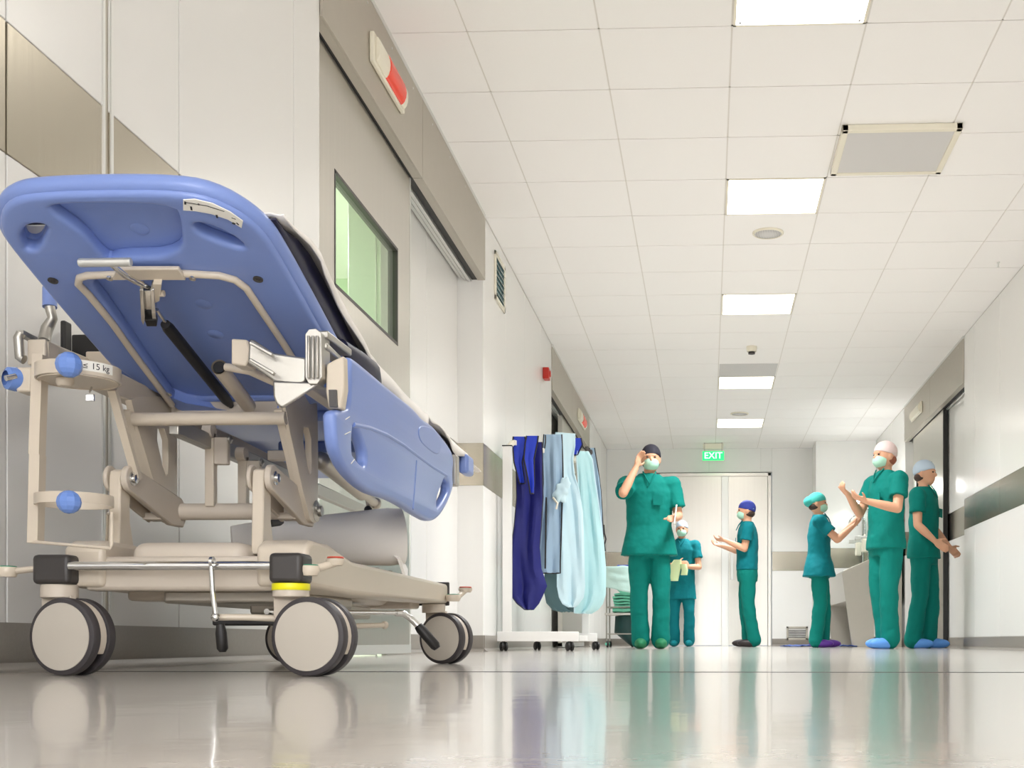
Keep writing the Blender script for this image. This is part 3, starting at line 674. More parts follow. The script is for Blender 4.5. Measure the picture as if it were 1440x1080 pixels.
# label sticker along the right corner of the rim
c0, c1_ = V(buv(262, 276)), V(buv(342, 303)); du = V((c1_.x - c0.x, c1_.y - c0.y)).normalized()
U2 = (BU * du.x + BD * du.y); W2 = -(BU * (-du.y) + BD * du.x)
if W2.dot(BD) < 0: W2 = -W2
lo = [buv(*p) for p in ((259, 272), (275, 271), (300, 277), (325, 289), (343, 302), (341, 312), (322, 300), (298, 292), (276, 288), (259, 287))]
lb = plate('sticker', lo, [], .0016, .0004, bw(0, 0, -.0122), BU, BD, 'label', rim, sub=0)
m = MB()
def mk(px0, py0, px1, py1, w=.0012):
    a, b = V(buv(px0, py0)), V(buv(px1, py1)); m.bar(bw(a.x, a.y, -.0134), bw(b.x, b.y, -.0134), w, .0006, up=tuple(BN))
mk(262, 275, 292, 280); mk(292, 280, 317, 288); mk(262, 274, 262, 278, .003); mk(280, 277, 282, 279, .003); mk(270, 281, 271, 286, .003); mk(306, 293, 307, 297, .003); mk(328, 304, 332, 306, .004); mk(327, 297, 333, 299, .001); mk(334, 304, 337, 307, .002)
m.build('sticker_print', 'ink', rim)
# U-shaped frame tube under the backrest
def bt(pxs, n): return [bw(*buv(*p), n) for p in pxs]
path = bt(((243, 560), (222, 531), (190, 488), (160, 445), (125, 402), (112, 389), (114, 380), (124, 377), (150, 376), (200, 374), (260, 374), (310, 377), (332, 383), (348, 395), (370, 428), (398, 470), (414, 496)), -.016)
m = MB(); m.tube(path, .0068, 14, flat=1.0); m.build('backrest_frame', 'cream', G)
q = bt(((168, 362), (254, 362), (264, 378), (160, 378)), -.017); m = MB(); m.prism(q, -BN * .008); m.build('frame_gusset', 'cream', G, bevel=.002)
m = MB()
for px, py in ((157, 376), (273, 376), (240, 541)): c = V(buv(px, py)); m.lathe(bw(c.x, c.y, -.022), -BN, [(.006, 0), (.006, .003), (0, .004)], n=12)
each(m, 'frame_screw', 'chrome', G)
# release handle and latch
m = MB(); a, b = [bw(*buv(*p), -.060) for p in ((119, 328), (192, 327))]; m.tube([a, a.lerp(b, .02), a.lerp(b, .98), b], [.006, .0075, .0075, .006], 18); h = m.build('release_handle', 'alu', G)
m = MB(); p0 = a.lerp(b, .58); p3 = bw(*buv(212, 384), -.030); p1 = bw(*buv(183, 348), -.058); m.tube([p0, p1, bw(*buv(196, 362), -.050), p3], .0052, 12); m.build('handle_stem', 'chrome', h)
m = MB()
for px in (204, 219):
    q = [bw(*buv(px + x, y), -.022) for x, y in ((-3, 380), (2, 380), (5, 422), (2, 431), (-1, 424))]; m.prism(q, -BN * .020)
q = [bw(*buv(x, y), -.026) for x, y in ((203, 388), (219, 388), (222, 424), (208, 424))]; m.prism(q, -BN * .006)
m.build('latch', 'chrome', h, bevel=.0012)
m = MB(); q = [bw(*buv(x, y), -.020) for x, y in ((219, 376), (231, 376), (228, 400), (222, 403), (219, 396))]; m.prism(q, -BN * .016); c = bw(*buv(230, 393), -.03); m.lathe(c, BU, [(0, -.006), (.006, -.006), (.006, .006), (0, .006)], n=14); m.build('latch_bracket', 'cream', h, bevel=.001)
q = [bw(*buv(x, y), -.028) for x, y in ((208, 422), (224, 422), (225, 431), (211, 431))]; MB().prism(q, -BN * .016).build('latch_block', 'black', h, bevel=.001)
m = MB(); m.tube([bw(*buv(224, 416), -.030), bw(*buv(236, 433), -.032)], .0035, 10); m.build('spring_rod', 'chrome', G)
a, b = bw(*buv(236, 434), -.034), gp(326, 572, 640)
m = MB(); m.tube([a, a.lerp(b, .04), a.lerp(b, .9), a.lerp(b, .96)], [.009, .0115, .0115, .008], 18); m.tube([a.lerp(b, .9), b], [.007, .006], 12); m.build('gas_spring', 'black', G)
a, b = gp(308, 516, 708), gp(349, 570, 655)
m = MB(); m.tube([a, b], .0155, 22, cap=False); m.tube([a, a + (b - a) * .02], .012, 22, mi=1); m.ball(b, .0155); m.build('support_tube', ['cream', 'black'], G)
m = MB(); m.tube([gp(318, 516, 710), gp(352, 522, 715), gp(392, 540, 722)], .008, 14); m.build('support_strut', 'cream', G)

# --- deck and lower sections
m = MB(); m.prism([(-1.226, 2.60, .592), (-1.226, 2.60, .618), (-1.226, 3.62, .585), (-1.226, 3.62, .560)], (.471, 0, 0)); m.build('seat_deck', 'blue', G, bevel=.006)
m = MB(); m.box((-1.16, 2.70, .566), (-.84, 2.98, .590)); m.prism([(-1.10, 3.05, .55), (-1.10, 3.05, .58), (-1.10, 3.45, .57), (-1.10, 3.45, .545)], (.24, 0, 0)); each(m, 'deck_underside_panel', 'blue', G, bevel=.008, segs=3)
m = MB(); a = gp(405, 640, 600); m.box(a + V((-.05, 0, -.012)), a + V((.05, .02, .012))); m.build('deck_clamp', 'cream_matte', G, bevel=.003)

# --- mattress following the bend, and the sheet on it
def bz(Y, off): 
    v = (2.575 - Y) / abs(BD.y); return .5955 + max(v, 0) * BD.z + off
prof = []
for Y, h_ in ((2.07, .004), (2.10, .012), (2.14, .030), (2.19, .052), (2.25, .066), (2.32, .070), (2.4, .070), (2.5, .068)): prof.append((Y, bz(Y, .034), bz(Y, .034) + h_))
prof += [(2.60, .632, .694), (2.70, .618, .684), (2.9, .612, .670), (3.2, .603, .655), (3.5, .594, .645), (3.66, .590, .636), (3.70, .594, .625)]
m = MB(); rings = []
for Y, z0, z1 in prof:
    x0, x1, k = -1.232, -.748, min(.010, (z1 - z0) * .4)
    rings.append([V((x0 + k, Y, z0)), V((x1 - k, Y, z0)), V((x1, Y, z0 + k)), V((x1, Y, z1 - k)), V((x1 - k, Y, z1)), V((x0 + k, Y, z1)), V((x0, Y, z1 - k)), V((x0, Y, z0 + k))])
m.loft(rings); m.build('mattress', 'navy', G, smooth=50)
# navy bolster bulge at the bend, right side
m = MB(); m.tube([(-.752, 2.44, .665), (-.744, 2.52, .658), (-.740, 2.60, .650), (-.742, 2.66, .643)], [.020, .026, .030, .018], 16); m.build('mattress_roll', 'navy', G)
sh = MB(); rows = []; NY = 70
def interp(Y, k):
    for a, b in zip(prof, prof[1:]):
        if a[0] <= Y <= b[0]: t = (Y - a[0]) / (b[0] - a[0]); return a[k] + (b[k] - a[k]) * t
    return prof[-1][k] if Y > prof[-1][0] else prof[0][k]
for i in range(NY + 1):
    Y = 2.065 + (3.86 - 2.065) * i / NY; z1 = interp(min(Y, 3.7), 2) + .006 - max(0, Y - 3.72) * .12
    h = .022 + .006 * sin(Y * 9) + (.014 if 2.25 < Y < 2.62 else 0)
    if Y < 2.25: h = .008 + .15 * max(0, Y - 2.1)
    if 2.66 < Y < 3.12: h = .052 + .004 * sin(Y * 31)
    if 3.12 <= Y < 3.34: h = .010 + .004 * sin(Y * 40)
    if Y > 3.34: h = .03 + .01 * sin(Y * 22)
    if Y > 3.7: h = .004
    puff = .010 * max(0, sin((Y - 2.2) * 3.2)) + .004 * sin(Y * 17)
    w = .004 * sin(Y * 23) 
    rows.append([V((-1.240, Y, z1 - h)), V((-1.242, Y, z1 - .008)), V((-1.225, Y, z1))] + [V((x, Y, z1 + puff * (.5 + .5 * cos((x + .99) * 9)) + .003 * sin(x * 30 + Y * 11))) for x in (-1.15, -1.07, -.99, -.91, -.83)] + [V((-.757, Y, z1 + puff * .6)), V((-.739 + w * .3, Y, z1 - .006)), V((-.733 + w, Y, z1 - h * .5)), V((-.732 + w, Y, z1 - h))])
for q0, q1 in ((2.068, 2.21),):
    sh.add([(x, q, bz(q, .0335) - .003) for q in (q0, q1) for x in (-1.232, -.765)], [(0, 1, 3, 2)])
n = len(rows[0]); sh.add([p for r_ in rows for p in r_], [(i * n + j, i * n + j + 1, (i + 1) * n + j + 1, (i + 1) * n + j) for i in range(NY) for j in range(n - 1)])
so = tag(sh.build('bed_sheet', 'sheet', smooth=60, origin=(-.99, 2.9, .65)), 'white sheet draped over the stretcher mattress', 'bed sheet'); s_ = so.modifiers.new('thick', 'SOLIDIFY'); s_.thickness = .003; s_.offset = 1
# --- side rail on the viewer's right
XS = -.705
def sy(px, py): p = atX(px, py, XS); return (p.y, p.z)
ro = [sy(*p) for p in ((462, 577), (462, 592), (464, 625), (470, 645), (480, 664), (496, 681), (512, 693), (528, 698), (545, 703), (562, 712), (577, 722), (589, 729), (597, 733), (606, 732), (616, 722), (626, 702), (632, 684), (630, 668), (632, 650), (629, 632), (614, 612), (600, 596), (588, 590), (575, 574), (560, 562), (540, 546), (520, 529), (502, 514), (488, 503), (484, 503), (484, 520), (484, 572), (476, 576))]
h1 = [sy(*p) for p in ((487, 599), (492, 599), (500, 615), (508, 640), (506, 656), (500, 654), (489, 641), (486, 636))]
h2 = [sy(*p) for p in ((619, 672), (625, 678), (625, 690), (618, 704), (608, 716), (607, 706), (609, 697), (614, 685))]
rl = plate('side_rail', ro, [h1, h2], .026, .010, (XS, 0, 0), (0, 1, 0), (0, 0, 1), 'blue', G, sub=2)
m = MB(); m.tube([V((XS + .010, *sy(*p))) for p in ((489, 597), (512, 602), (537, 612), (560, 626), (580, 641), (602, 657), (622, 669))], .0055, 10); m.build('moulded_ridge', 'blue', rl)
m = MB(); m.tube([V((XS + .009, *sy(*p))) for p in ((578, 648), (577, 665), (575, 690), (573, 716))], .006, 10); m.build('moulded_ridge', 'blue', rl)
m = MB(); q = [V((XS + .010, *sy(*p))) for p in ((580, 600), (590, 598), (604, 604), (612, 620), (612, 636), (606, 640), (592, 630), (581, 618))]; m.prism(chaikin(q, 2), (.005, 0, 0)); m.build('moulded_boss', 'blue', rl, bevel=.003)
m = MB()
for a, b in (((476, 590), (482, 586)), ((475, 611), (483, 607)), ((484, 652), (489, 646))): m.bar(V((XS + .0135, *sy(*a))), V((XS + .0135, *sy(*b))), .0014, .0014)
each(m, 'grip_mark', 'label', rl)
# end clamp of the rail
p = V((XS, *sy(637, 655))); m = MB(); m.box(p + V((-.022, -.01, -.055)), p + V((.012, .03, .03))); m.box(p + V((-.015, .02, -.045)), p + V((.006, .06, .0))); m.build('rail_clamp', 'cast', G, bevel=.005)
m = MB(); p = gp(652, 652, 470); m.box(p + V((-.016, 0, -.028)), p + V((.014, .09, .03))); m.build('foot_corner', 'blue', G, bevel=.010, segs=3)

# --- cast brackets at the near end, right
m = MB(); a, b = gp(325, 476, 745), gp(350, 515, 745); y_ = a.y; m.prism([(a.x, y_, a.z), (b.x - .004, y_, a.z - .002), (b.x + .002, y_, a.z - .02), (b.x, y_, b.z + .012), (b.x - .006, y_, b.z), (a.x, y_, b.z + .004)], (0, .05, 0)); m.build('beam_end', 'cream', G, bevel=.003)
m = MB()
q = [gp(*p, 750) for p in ((350, 476), (357, 478), (384, 496), (430, 503), (430, 536), (420, 541), (386, 537), (362, 520), (348, 510))]; m.prism(q, (0, .045, 0))
q = [gp(*p, 752) for p in ((383, 535), (452, 538), (400, 572), (395, 574), (388, 568), (384, 558))]; m.prism(q, (0, .008, 0))
m.build('cast_bracket', 'cast', G, bevel=.004, segs=3)
m = MB(); m.bar(gp(352, 482, 758), gp(384, 500, 758), .012, .006); m.bar(gp(352, 506, 758), gp(386, 526, 758), .012, .006); each(m, 'bracket_rib', 'cast', G, bevel=.0015)
m = MB(); q = [gp(*p, 755) for p in ((429, 470), (434, 463), (444, 462), (452, 468), (453, 530), (446, 540), (434, 540), (429, 530))]; m.prism(q, (0, .05, 0))
for k in range(3): a = gp(434 + k * 6, 472, 757); b = gp(434 + k * 6, 532, 757); m.tube([a, b], .0028, 8)
m.build('cast_upright', 'cast', G, bevel=.003)
m = MB(); a = gp(452, 470, 748); b = gp(486, 496, 700); m.bar(a, b, .026, .014); m.bar(gp(453, 486, 748), gp(478, 510, 705), .02, .012); m.build('cast_arm', 'cast', G, bevel=.003)
m = MB(); m.lathe(gp(449, 532, 742), (1, 0, 0), [(.0, 0), (.013, 0), (.017, .003), (.017, .012), (.010, .016), (0, .016)], n=24); m.build('pivot_knob', 'blue_knob', G)
m = MB(); q = [gp(*p, 748) for p in ((459, 512), (470, 506), (483, 500), (484, 546), (480, 574), (462, 574), (458, 550))]; m.prism(q, (0, .028, 0)); m.build('rail_post', 'cream', G, bevel=.003)
m = MB(); q = [gp(*p, 750) for p in ((462, 548), (473, 548), (474, 572), (463, 572))]; m.prism(q, (0, .006, 0)); m.build('post_inlay', 'cap', G)
# --- near end, left
m = MB(); a = gp(38, 477, 735); b = gp(64, 513, 735); m.box(a, b + V((0, .05, 0))); m.build('beam_end', 'cream', G, bevel=.003)
m = MB(); m.bar(gp(60, 492, 733), gp(118, 514, 640), .022, .034); m.box(gp(120, 494, 640), gp(158, 530, 640) + V((0, .06, 0))); m.build('end_beam', 'cream', G, bevel=.003)
m = MB(); m.box(gp(158, 496, 640), gp(180, 530, 640) + V((0, .05, 0))); m.build('beam_plug', 'black', G, bevel=.003)
m = MB(); m.tube([gp(30, 468, 740), gp(26, 475, 740), gp(28, 503, 740), gp(34, 506, 740)], .009, 14); m.bar(gp(28, 468, 735), gp(48, 478, 720), .014, .010); m.build('cast_upright', 'cast', G)
m = MB(); m.tube([gp(70, 432, 690), gp(74, 448, 690), gp(66, 462, 690), gp(62, 480, 695)], [.010, .010, .012, .012], 14); m.build('rail_hinge', 'cast', G)
m = MB(); m.tube([gp(70, 405, 685), gp(70, 432, 687)], .014, 16); m.build('rail_sleeve', 'blue', G)
m = MB(); a = gp(84, 450, 640); m.box(a, a + V((.012, .03, -.11))); a = gp(100, 470, 620); m.box(a, a + V((.07, .02, -.06))); m.build('hinge_cover', 'black', G, bevel=.004)
m = MB(); a = gp(22, 516, 742); b = gp(44, 551, 742); m.box(a, b + V((0, .04, 0))); m.build('clamp_block', 'cream', G, bevel=.004)
m = MB(); m.lathe(gp(7, 531, 744), (-.55, -.8, 0), [(.014, 0), (.021, -.004), (.023, -.02), (.020, -.035), (.0, -.036)], n=28); kb = m.build('clamp_knob', 'blue_knob', G)
m = MB(); m.tube([gp(22, 529, 745), gp(8, 532, 750)], .0055, 12); m.build('clamp_screw', 'chrome', kb)
# --- bottle holder
Hh = MB(); Hh.bar(gp(57, 500, 740), gp(52, 640, 740), .026, .020); Hh.bar(gp(53, 640, 740), gp(50, 764, 740), .026, .020)
Hh.tube([gp(44, 762, 742), gp(60, 763, 748), gp(155, 771, 760), gp(157, 766, 758), gp(157, 722, 752)], .0032, 8)
Hh.tube([gp(157, 722, 752), gp(152, 722, 700), gp(150, 764, 690)], .003, 8)
a = gp(186, 650, 690); Hh.bar(gp(158, 548, 720), gp(193, 674, 690), .016, .012)
hold = Hh.build('bottle_holder', 'cream', G, bevel=.002)
def hoop(c, r, z0, h, a0, a1, n=30):
    m = MB(); pr = [(r, 0), (r + .003, 0), (r + .003, h), (r, h), (r, 0)]
    return m.lathe((c[0], c[1], z0), (0, 0, 1), pr, n=n, a0=a0, a1=a1, ref=(1, 0, 0))
cU = V((-1.195, 2.25, 0)); zU = gp(120, 534, 735).z
hoop((cU.x, cU.y), .072, zU - .006, .026, 0, 2 * pi, 48).build('bottle_hoop', 'cream', hold)
m = MB(); m.lathe((cU.x, cU.y, zU - .0065), (0, 0, 1), [(0, 0), (.07, 0), (.07, -.002)], n=40); m.lathe((cU.x - .01, cU.y - .03, zU - .008), (0, 0, -1), [(.016, 0), (.016, .008), (.012, .014), (0, .015)], n=20)
m.build('hoop_plate', 'cream', hold)
zL = gp(110, 710, 745).z
hoop((cU.x - .008, cU.y), .066, zL, .020, 0, 2 * pi, 48).build('bottle_hoop', 'cream', hold)
m = MB(); p = gp(97, 513, 775); m.ball(p, .0235, 10, 8); m.build('holder_knob', 'blue_knob', hold, smooth=20)
m = MB(); p = gp(97, 706, 775); m.ball(p, .0215, 10, 8); m.build('holder_knob', 'blue_knob', hold, smooth=20)
m = MB(); m.box(gp(120, 554, 740), gp(132, 564, 740) + V((0, .004, 0))); m.tube([gp(126, 552, 740), gp(129, 544, 738)], .002, 8); m.build('buckle', 'chrome', hold, bevel=.0008)
# weight label on the upper hoop
Ru = .0758; a0, a1 = -64, -12
m = MB(); m.lathe((cU.x, cU.y, zU + .0005), (0, 0, 1), [(Ru, 0), (Ru, .0185)], n=16, a0=R(a0), a1=R(a1), ref=(1, 0, 0)); wl = m.build('weight_label', 'label', hold)
tcu = text('weight_print', '\u2264 15 kg', .0165, (0, 0, 0), (1, 0, 0), (0, 1, 0), 'ink', hold, depth=.0002)
o0 = ORG['hospital_stretcher']
for v in tcu.data.vertices:
    w = v.co + o0; t = R((a0 + a1) / 2) + w.x / Ru; rr = Ru + .0004 + max(w.z, 0)
    v.co = V((cU.x + rr * cos(t), cU.y + rr * sin(t), zU + .0095 + w.y)) - o0

# rolled sheet lying across the base
e0, e1 = V((-1.17, 2.93, .306)), V((-.79, 3.10, .338)); d = e1 - e0; pts, rs = [], []
for k in range(13):
    t = k / 12; pts.append(e0 + d * t); rs.append((.047 + .030 * t) * (1 if 0 < k < 12 else .93))
m = MB(); m.tube(pts, rs, 30)
e = V((-.79, 3.10, .275)); m.prism([e + V((-.02, -.05, .02)), e + V((.005, -.07, .0)), e + V((.012, -.02, -.055)), e + V((.0, .03, -.02)), e + V((-.02, .03, .02))], (.006, .006, 0))
tag(m.build('rolled_sheet', 'sheet', origin=(-.98, 3.02, .26)), 'thick roll of white sheet lying across the stretcher base under the bed', 'rolled sheet')

# ================================================================ APRON RACK AND APRONS
nf = at(756, 908, 205); fa = at(795, 906, 181)
RK = thing('apron_rack', (-1.16, (nf.y + fa.y) / 2, 0), 'white metal rack on black casters carrying the hanging x-ray aprons', 'apron rack')
yN, yF = nf.y, fa.y
m = MB(); m.box((-1.452 + .01, yN - .02, .066), (-.88, yN + .02, .134)); m.build('foot_bar', 'wall', RK, bevel=.003)
m = MB(); m.box((-1.34, yF - .02, .066), (-.855, yF + .02, .130)); m.build('foot_bar', 'wall', RK, bevel=.003)
m = MB(); m.bar((-1.30, yN + .02, .09), (-.95, yF - .02, .09), .05, .045); m.build('base_bar', 'wall', RK, bevel=.003)
xn, xf = (713.5 - 995) / 205, (824 - 995) / 181
m = MB(); m.box((xn - .032, yN - .018, .13), (xn + .032, yN + .018, 1.405)); m.build('post', 'wall', RK, bevel=.003)
MB().box((xn - .034, yN - .02, 1.405), (xn + .034, yN + .02, 1.412)).build('post_cap', 'black', RK, smooth=0)
m = MB(); m.box((xf - .028, yF - .018, .13), (xf + .028, yF + .018, 1.41)); m.build('post', 'wall', RK, bevel=.003)
MB().box((xf - .031, yF - .02, 1.41), (xf + .031, yF + .02, 1.418)).build('post_cap', 'black', RK, smooth=0)
for X, Y in ((-1.40, yN), (-.945, yN), (-1.325, yF), (-.868, yF)):
    m = MB(); m.lathe((X, Y, .045), (0, 0, 1), [(0, 0), (.012, 0), (.012, .022), (0, .022)], n=14); m.bar((X, Y - .018, .038), (X, Y + .018, .038), .04, .02)
    o = m.build('caster', 'black', RK)
    for dx in (-.016, .012): MB().lathe((X + dx - .004, Y - .004, .031), (1, .55, 0), [(0, 0), (.026, 0), (.031, .003), (.031, .014), (.026, .017), (0, .017)], n=24).build('wheel', 'black', o)
A, B = V((xn + .03, yN + .05, 1.44)), V((xf + .02, yF - .05, 1.44))
m = MB(); m.bar(A, B, .03, .035); m.bar((xn, yN, 1.39), A, .03, .03); m.bar((xf, yF, 1.39), B, .03, .03); m.build('top_rail', 'ivory', RK, bevel=.003)
def rowcloth(name, rows, s, thick, material, parent=None, wave=.012, depth=.0, seed=0, N=14, trim=None, label=None, slope=0):
    """cloth hanging in the plane where a metre spans s pixels; rows are (py, px left, px right)"""
    ys_ = []; rr = []
    for a, b in zip(rows, rows[1:]):
        k = max(1, int((b[0] - a[0]) / 4))
        for i in range(k): t = i / k; rr.append([a[j] + (b[j] - a[j]) * t for j in range(3)])
    rr.append(list(rows[-1])); vs = []
    for i, (py, l, r) in enumerate(rr):
        for j in range(N + 1):
            u = j / N; p = at(l + (r - l) * u, py, s)
            f = min(1, (py - rr[0][0]) / 60)
            p.y += depth + slope * u + wave * f * (sin(u * 9 + seed + py * .012) + .5 * sin(u * 17 + seed * 2 - py * .03)) + .35 * wave * noise.noise(V((u * 4, py * .05, seed)))
            vs.append(p)
    m = MB(); m.add(vs, [(i * (N + 1) + j, i * (N + 1) + j + 1, (i + 1) * (N + 1) + j + 1, (i + 1) * (N + 1) + j) for i in range(len(rr) - 1) for j in range(N)])
    o = m.build(name, material, parent, smooth=70, origin=None if parent else vs[len(vs) // 2])
    md = o.modifiers.new('thick', 'SOLIDIFY'); md.thickness = thick; md.offset = 0
    md = o.modifiers.new('soft', 'BEVEL'); md.width = thick * .3; md.segments = 2; md.limit_method = 'ANGLE'
    if trim:
        n1 = N + 1; k = len(rr); e = [vs[i * n1] for i in range(k)] + [vs[(k - 1) * n1 + j] for j in range(1, n1)] + [vs[i * n1 + N] for i in range(k - 2, -1, -1)]
        MB().tube([p + V((0, -thick * .3, 0)) for p in e], .0055, 8).build('edge_piping', trim, o)
    return o
gA = None
a1_ = tag(rowcloth('x_ray_apron', [(622, 723, 762), (640, 722, 763), (662, 726, 763), (700, 727, 764), (740, 724, 761), (770, 720, 758), (800, 719, 760), (824, 719, 768), (838, 720, 762), (848, 727, 757), (857, 738, 749)], 201, .02, 'navy_cloth', trim='navy', wave=.014, seed=1), 'dark navy apron hanging at the near end of the rack', 'apron')
m = rowcloth('shoulder_strap', [(614, 722, 738), (624, 721, 741), (650, 723, 734), (680, 731, 738)], 203, .012, 'blue_cloth', a1_, wave=.006, seed=2, N=5, trim='black')
m = rowcloth('shoulder_strap', [(613, 741, 757), (622, 739, 756), (645, 737, 751), (680, 744, 751), (694, 746, 750)], 203.5, .012, 'blue_cloth', a1_, wave=.006, seed=3, N=5, trim='black')
a2_ = tag(rowcloth('x_ray_apron', [(611, 765, 790), (640, 763, 791), (680, 764, 792), (720, 761, 790), (760, 756, 789), (790, 751, 788), (801, 748, 788), (806, 751, 788)], 195, .018, 'grey_blue', trim='black', wave=.014, seed=4), 'grey blue apron with black edging, second from the near end of the rack', 'apron')
MB().tube([at(769 - k * .15, 700 + k * 10, 197) + V((0, -.03, 0)) for k in range(11)], .006, 8).build('black_belt', 'black', a2_)
MB().tube([at(767, 612, 197), at(767, 622, 199), at(766, 630, 197)], .005, 8).build('hanging_loop', 'black', a2_)
a3_ = tag(rowcloth('x_ray_apron', [(700, 770, 806), (760, 768, 808), (806, 766, 810), (830, 765, 812), (848, 769, 812), (857, 778, 812), (860, 790, 812)], 187, .016, 'teal_grey', wave=.01, seed=5), 'dull teal apron mostly hidden behind the pale blue one on the rack', 'apron')
MB().bar(at(782, 614, 190), at(806, 614, 186), .02, .02)
a4_ = tag(rowcloth('x_ray_apron', [(608, 782, 807), (625, 781, 807), (645, 781, 804), (665, 780, 806), (685, 781, 812), (720, 782, 818), (780, 784, 820), (825, 784, 821), (840, 787, 819), (849, 792, 812), (853, 800, 808)], 192, .018, 'pale_blue', trim='pale_blue', wave=.016, seed=6, slope=.06), 'pale ice blue apron with a knotted side tie, middle of the rack', 'apron')
m = MB(); c = at(790, 690, 195.5); m.ball(c, (.052, .020, .085), 32, 24)
for v in m.v:
    d = (v - c); k_ = noise.noise(V((d.x * 28, d.y * 20, d.z * 22 + 3))) ; v[:] = c + d * (1 + .55 * k_) + V((.25 * d.z, 0, 0))
m.build('knotted_tie', 'pale_blue', a4_)
m = MB(); m.tube([at(778, 700, 196), at(784, 708, 197), at(782, 716, 197)], .008, 8); m.build('tie_end', 'ivory', a4_)
a5_ = tag(rowcloth('x_ray_apron', [(634, 812, 826), (645, 811, 832), (675, 813, 836), (700, 812, 840), (760, 815, 847), (800, 814, 850), (835, 812, 850), (848, 810, 846), (856, 808, 840), (862, 808, 830)], 188, .018, 'aqua', trim='pale_blue', wave=.016, seed=7, slope=.05), 'aqua apron with a rounded hem at the far end of the rack', 'apron')
a6_ = tag(rowcloth('x_ray_apron', [(630, 829, 836), (660, 833, 841), (690, 838, 845), (740, 842, 848), (800, 842, 850)], 179, .014, 'grey_blue', trim='black', wave=.008, seed=8, N=6), 'thin sliver of a blue apron behind the aqua one, at the last rail hook', 'apron')
m = rowcloth('shoulder_panel', [(616, 807, 817), (625, 805, 819), (640, 806, 812)], 188, .014, 'blue_cloth', a4_, wave=.003, seed=3, N=5, trim='navy')
m = MB(); m.lathe(at(824, 631, 186), (1, -.6, 0), [(0, 0), (.018, 0), (.018, .016), (0, .016)], n=20); m.lathe(at(829, 636, 184), (1, -.6, 0), [(0, 0), (.02, 0), (.02, .016), (0, .016)], n=20); m.build('rail_hook', 'cap', RK)
MB().tube([at(849, 738, 178), at(850, 750, 178), at(852, 758, 178), at(850, 766, 178), at(851, 775, 178)], .006, 8).build('strap_buckle', 'black', a5_)

# ================================================================ LINEN TROLLEY
TR = thing('linen_trolley', (at(873, 910, 126).x, at(873, 910, 126).y, 0), 'small wire trolley with folded green linen between apron rack and tall person', 'trolley')
s = 126; x0, x1 = at(853, 0, s).x, at(898, 0, s).x; y0 = at(873, 0, s).y; y1 = y0 + .42
m = MB()
for X in (x0, x1):
    for Y in (y0, y1): m.tube([(X, Y, .07), (X, Y, .90)], .009, 10)
for z in (.90, .45, .15):
    for a, b in (((x0, y0), (x1, y0)), ((x1, y0), (x1, y1)), ((x1, y1), (x0, y1)), ((x0, y1), (x0, y0))): m.tube([(*a, z), (*b, z)], .007, 8)
m.build('frame', 'cast', TR)
m = MB(); m.box((x0 - .02, y0 - .01, .36), (x1 + .02, y1 + .01, .385)); m.build('shelf', 'steel', TR, bevel=.004)
for X in (x0 + .01, x1 - .01):
    for Y in (y0, y1):
        o = MB().lathe((X - .011, Y, .036), (1, .3, 0), [(0, 0), (.03, 0), (.036, .003), (.036, .019), (.03, .022), (0, .022)], n=24).build('caster', 'black', TR)
        MB().lathe((X - .013, Y - .012, .036), (.3, -1, 0), [(0, .01), (.016, .01), (.016, 0), (0, 0)], n=18).build('hub', 'mint', o)
m = MB(); m.tube([(x0 + .20, y0 + .2, .36), (x0 + .21, y0 + .2, .22), (x0 + .30, y0 + .2, .10), (x0 + .33, y0 + .2, .02)], [.12, .15, .10, .06], 20); tag(m.build('laundry_bag', 'bag', origin=(x0 + .2, y0 + .2, .2)), 'dark green bag sagging under the trolley shelf', 'bag')
def fold(i, z, h, lab, material='mint'):
    m = MB(); w = .33 - .008 * (i % 3); xa = x0 + .065 + .006 * ((i * 7) % 4); ya = y0 + .03
    rings = []
    for j in range(11):
        X = xa + w * j / 10; dz = .004 * sin(j * 1.3 + i); q = []
        for k in range(9): t = -pi / 2 + pi * k / 8; q.append(V((X, ya - h * .45 * cos(t), z + h / 2 + dz + h * .38 * sin(t))))
        q += [V((X, ya + .3, z + h * .88 + dz)), V((X, ya + .3, z + h * .1 + dz))]
        rings.append(q)
    m.loft(rings); return tag(m.build('folded_linen', material, smooth=60, origin=(xa + w / 2, ya + .15, z)), lab, 'folded cloth', 'folded green linen on the trolley')
zz = .386
names_ = ['bottom mint green folded cloth of the stack on the trolley shelf', 'second mint green folded cloth from the bottom of the trolley stack', 'third mint green folded cloth from the bottom of the trolley stack', 'fourth mint green folded cloth from the bottom of the trolley stack', 'fifth mint green folded cloth from the bottom of the trolley stack', 'topmost mint green folded cloth of the trolley stack']
for i, h in enumerate((.055, .036, .032, .036, .034, .03)): fold(i, zz, h, names_[i]); zz += h
m = MB(); rr = []
for i in range(15):
    v = i / 14; row = []
    for j in range(15):
        u = j / 14; X = x0 - .02 + (x1 - x0 + .06) * u; row.append(V((X, y0 - .02 - .03 * sin(u * 3) + .01 * noise.noise(V((u * 5, v * 5, 1))), .90 - .30 * v * (.75 + .35 * u) + .012 * noise.noise(V((u * 3, v * 3, 4))))))
    rr.append(row)
m.add([p for r_ in rr for p in r_], [(i * 15 + j, i * 15 + j + 1, (i + 1) * 15 + j + 1, (i + 1) * 15 + j) for i in range(14) for j in range(14)])
o = tag(m.build('wrapped_pack', 'mint_pale', smooth=70, origin=(x0 + .2, y0, .8)), 'pale mint wrap hanging over the top of the linen trolley', 'wrap'); md = o.modifiers.new('t', 'SOLIDIFY'); md.thickness = .03; md.offset = 1
m = MB(); m.box((x0 + .12, y0 - .03, .902), (x1 + .02, y0 + .3, .918)); m.build('blue_edge', 'blue_cloth', o, bevel=.004)
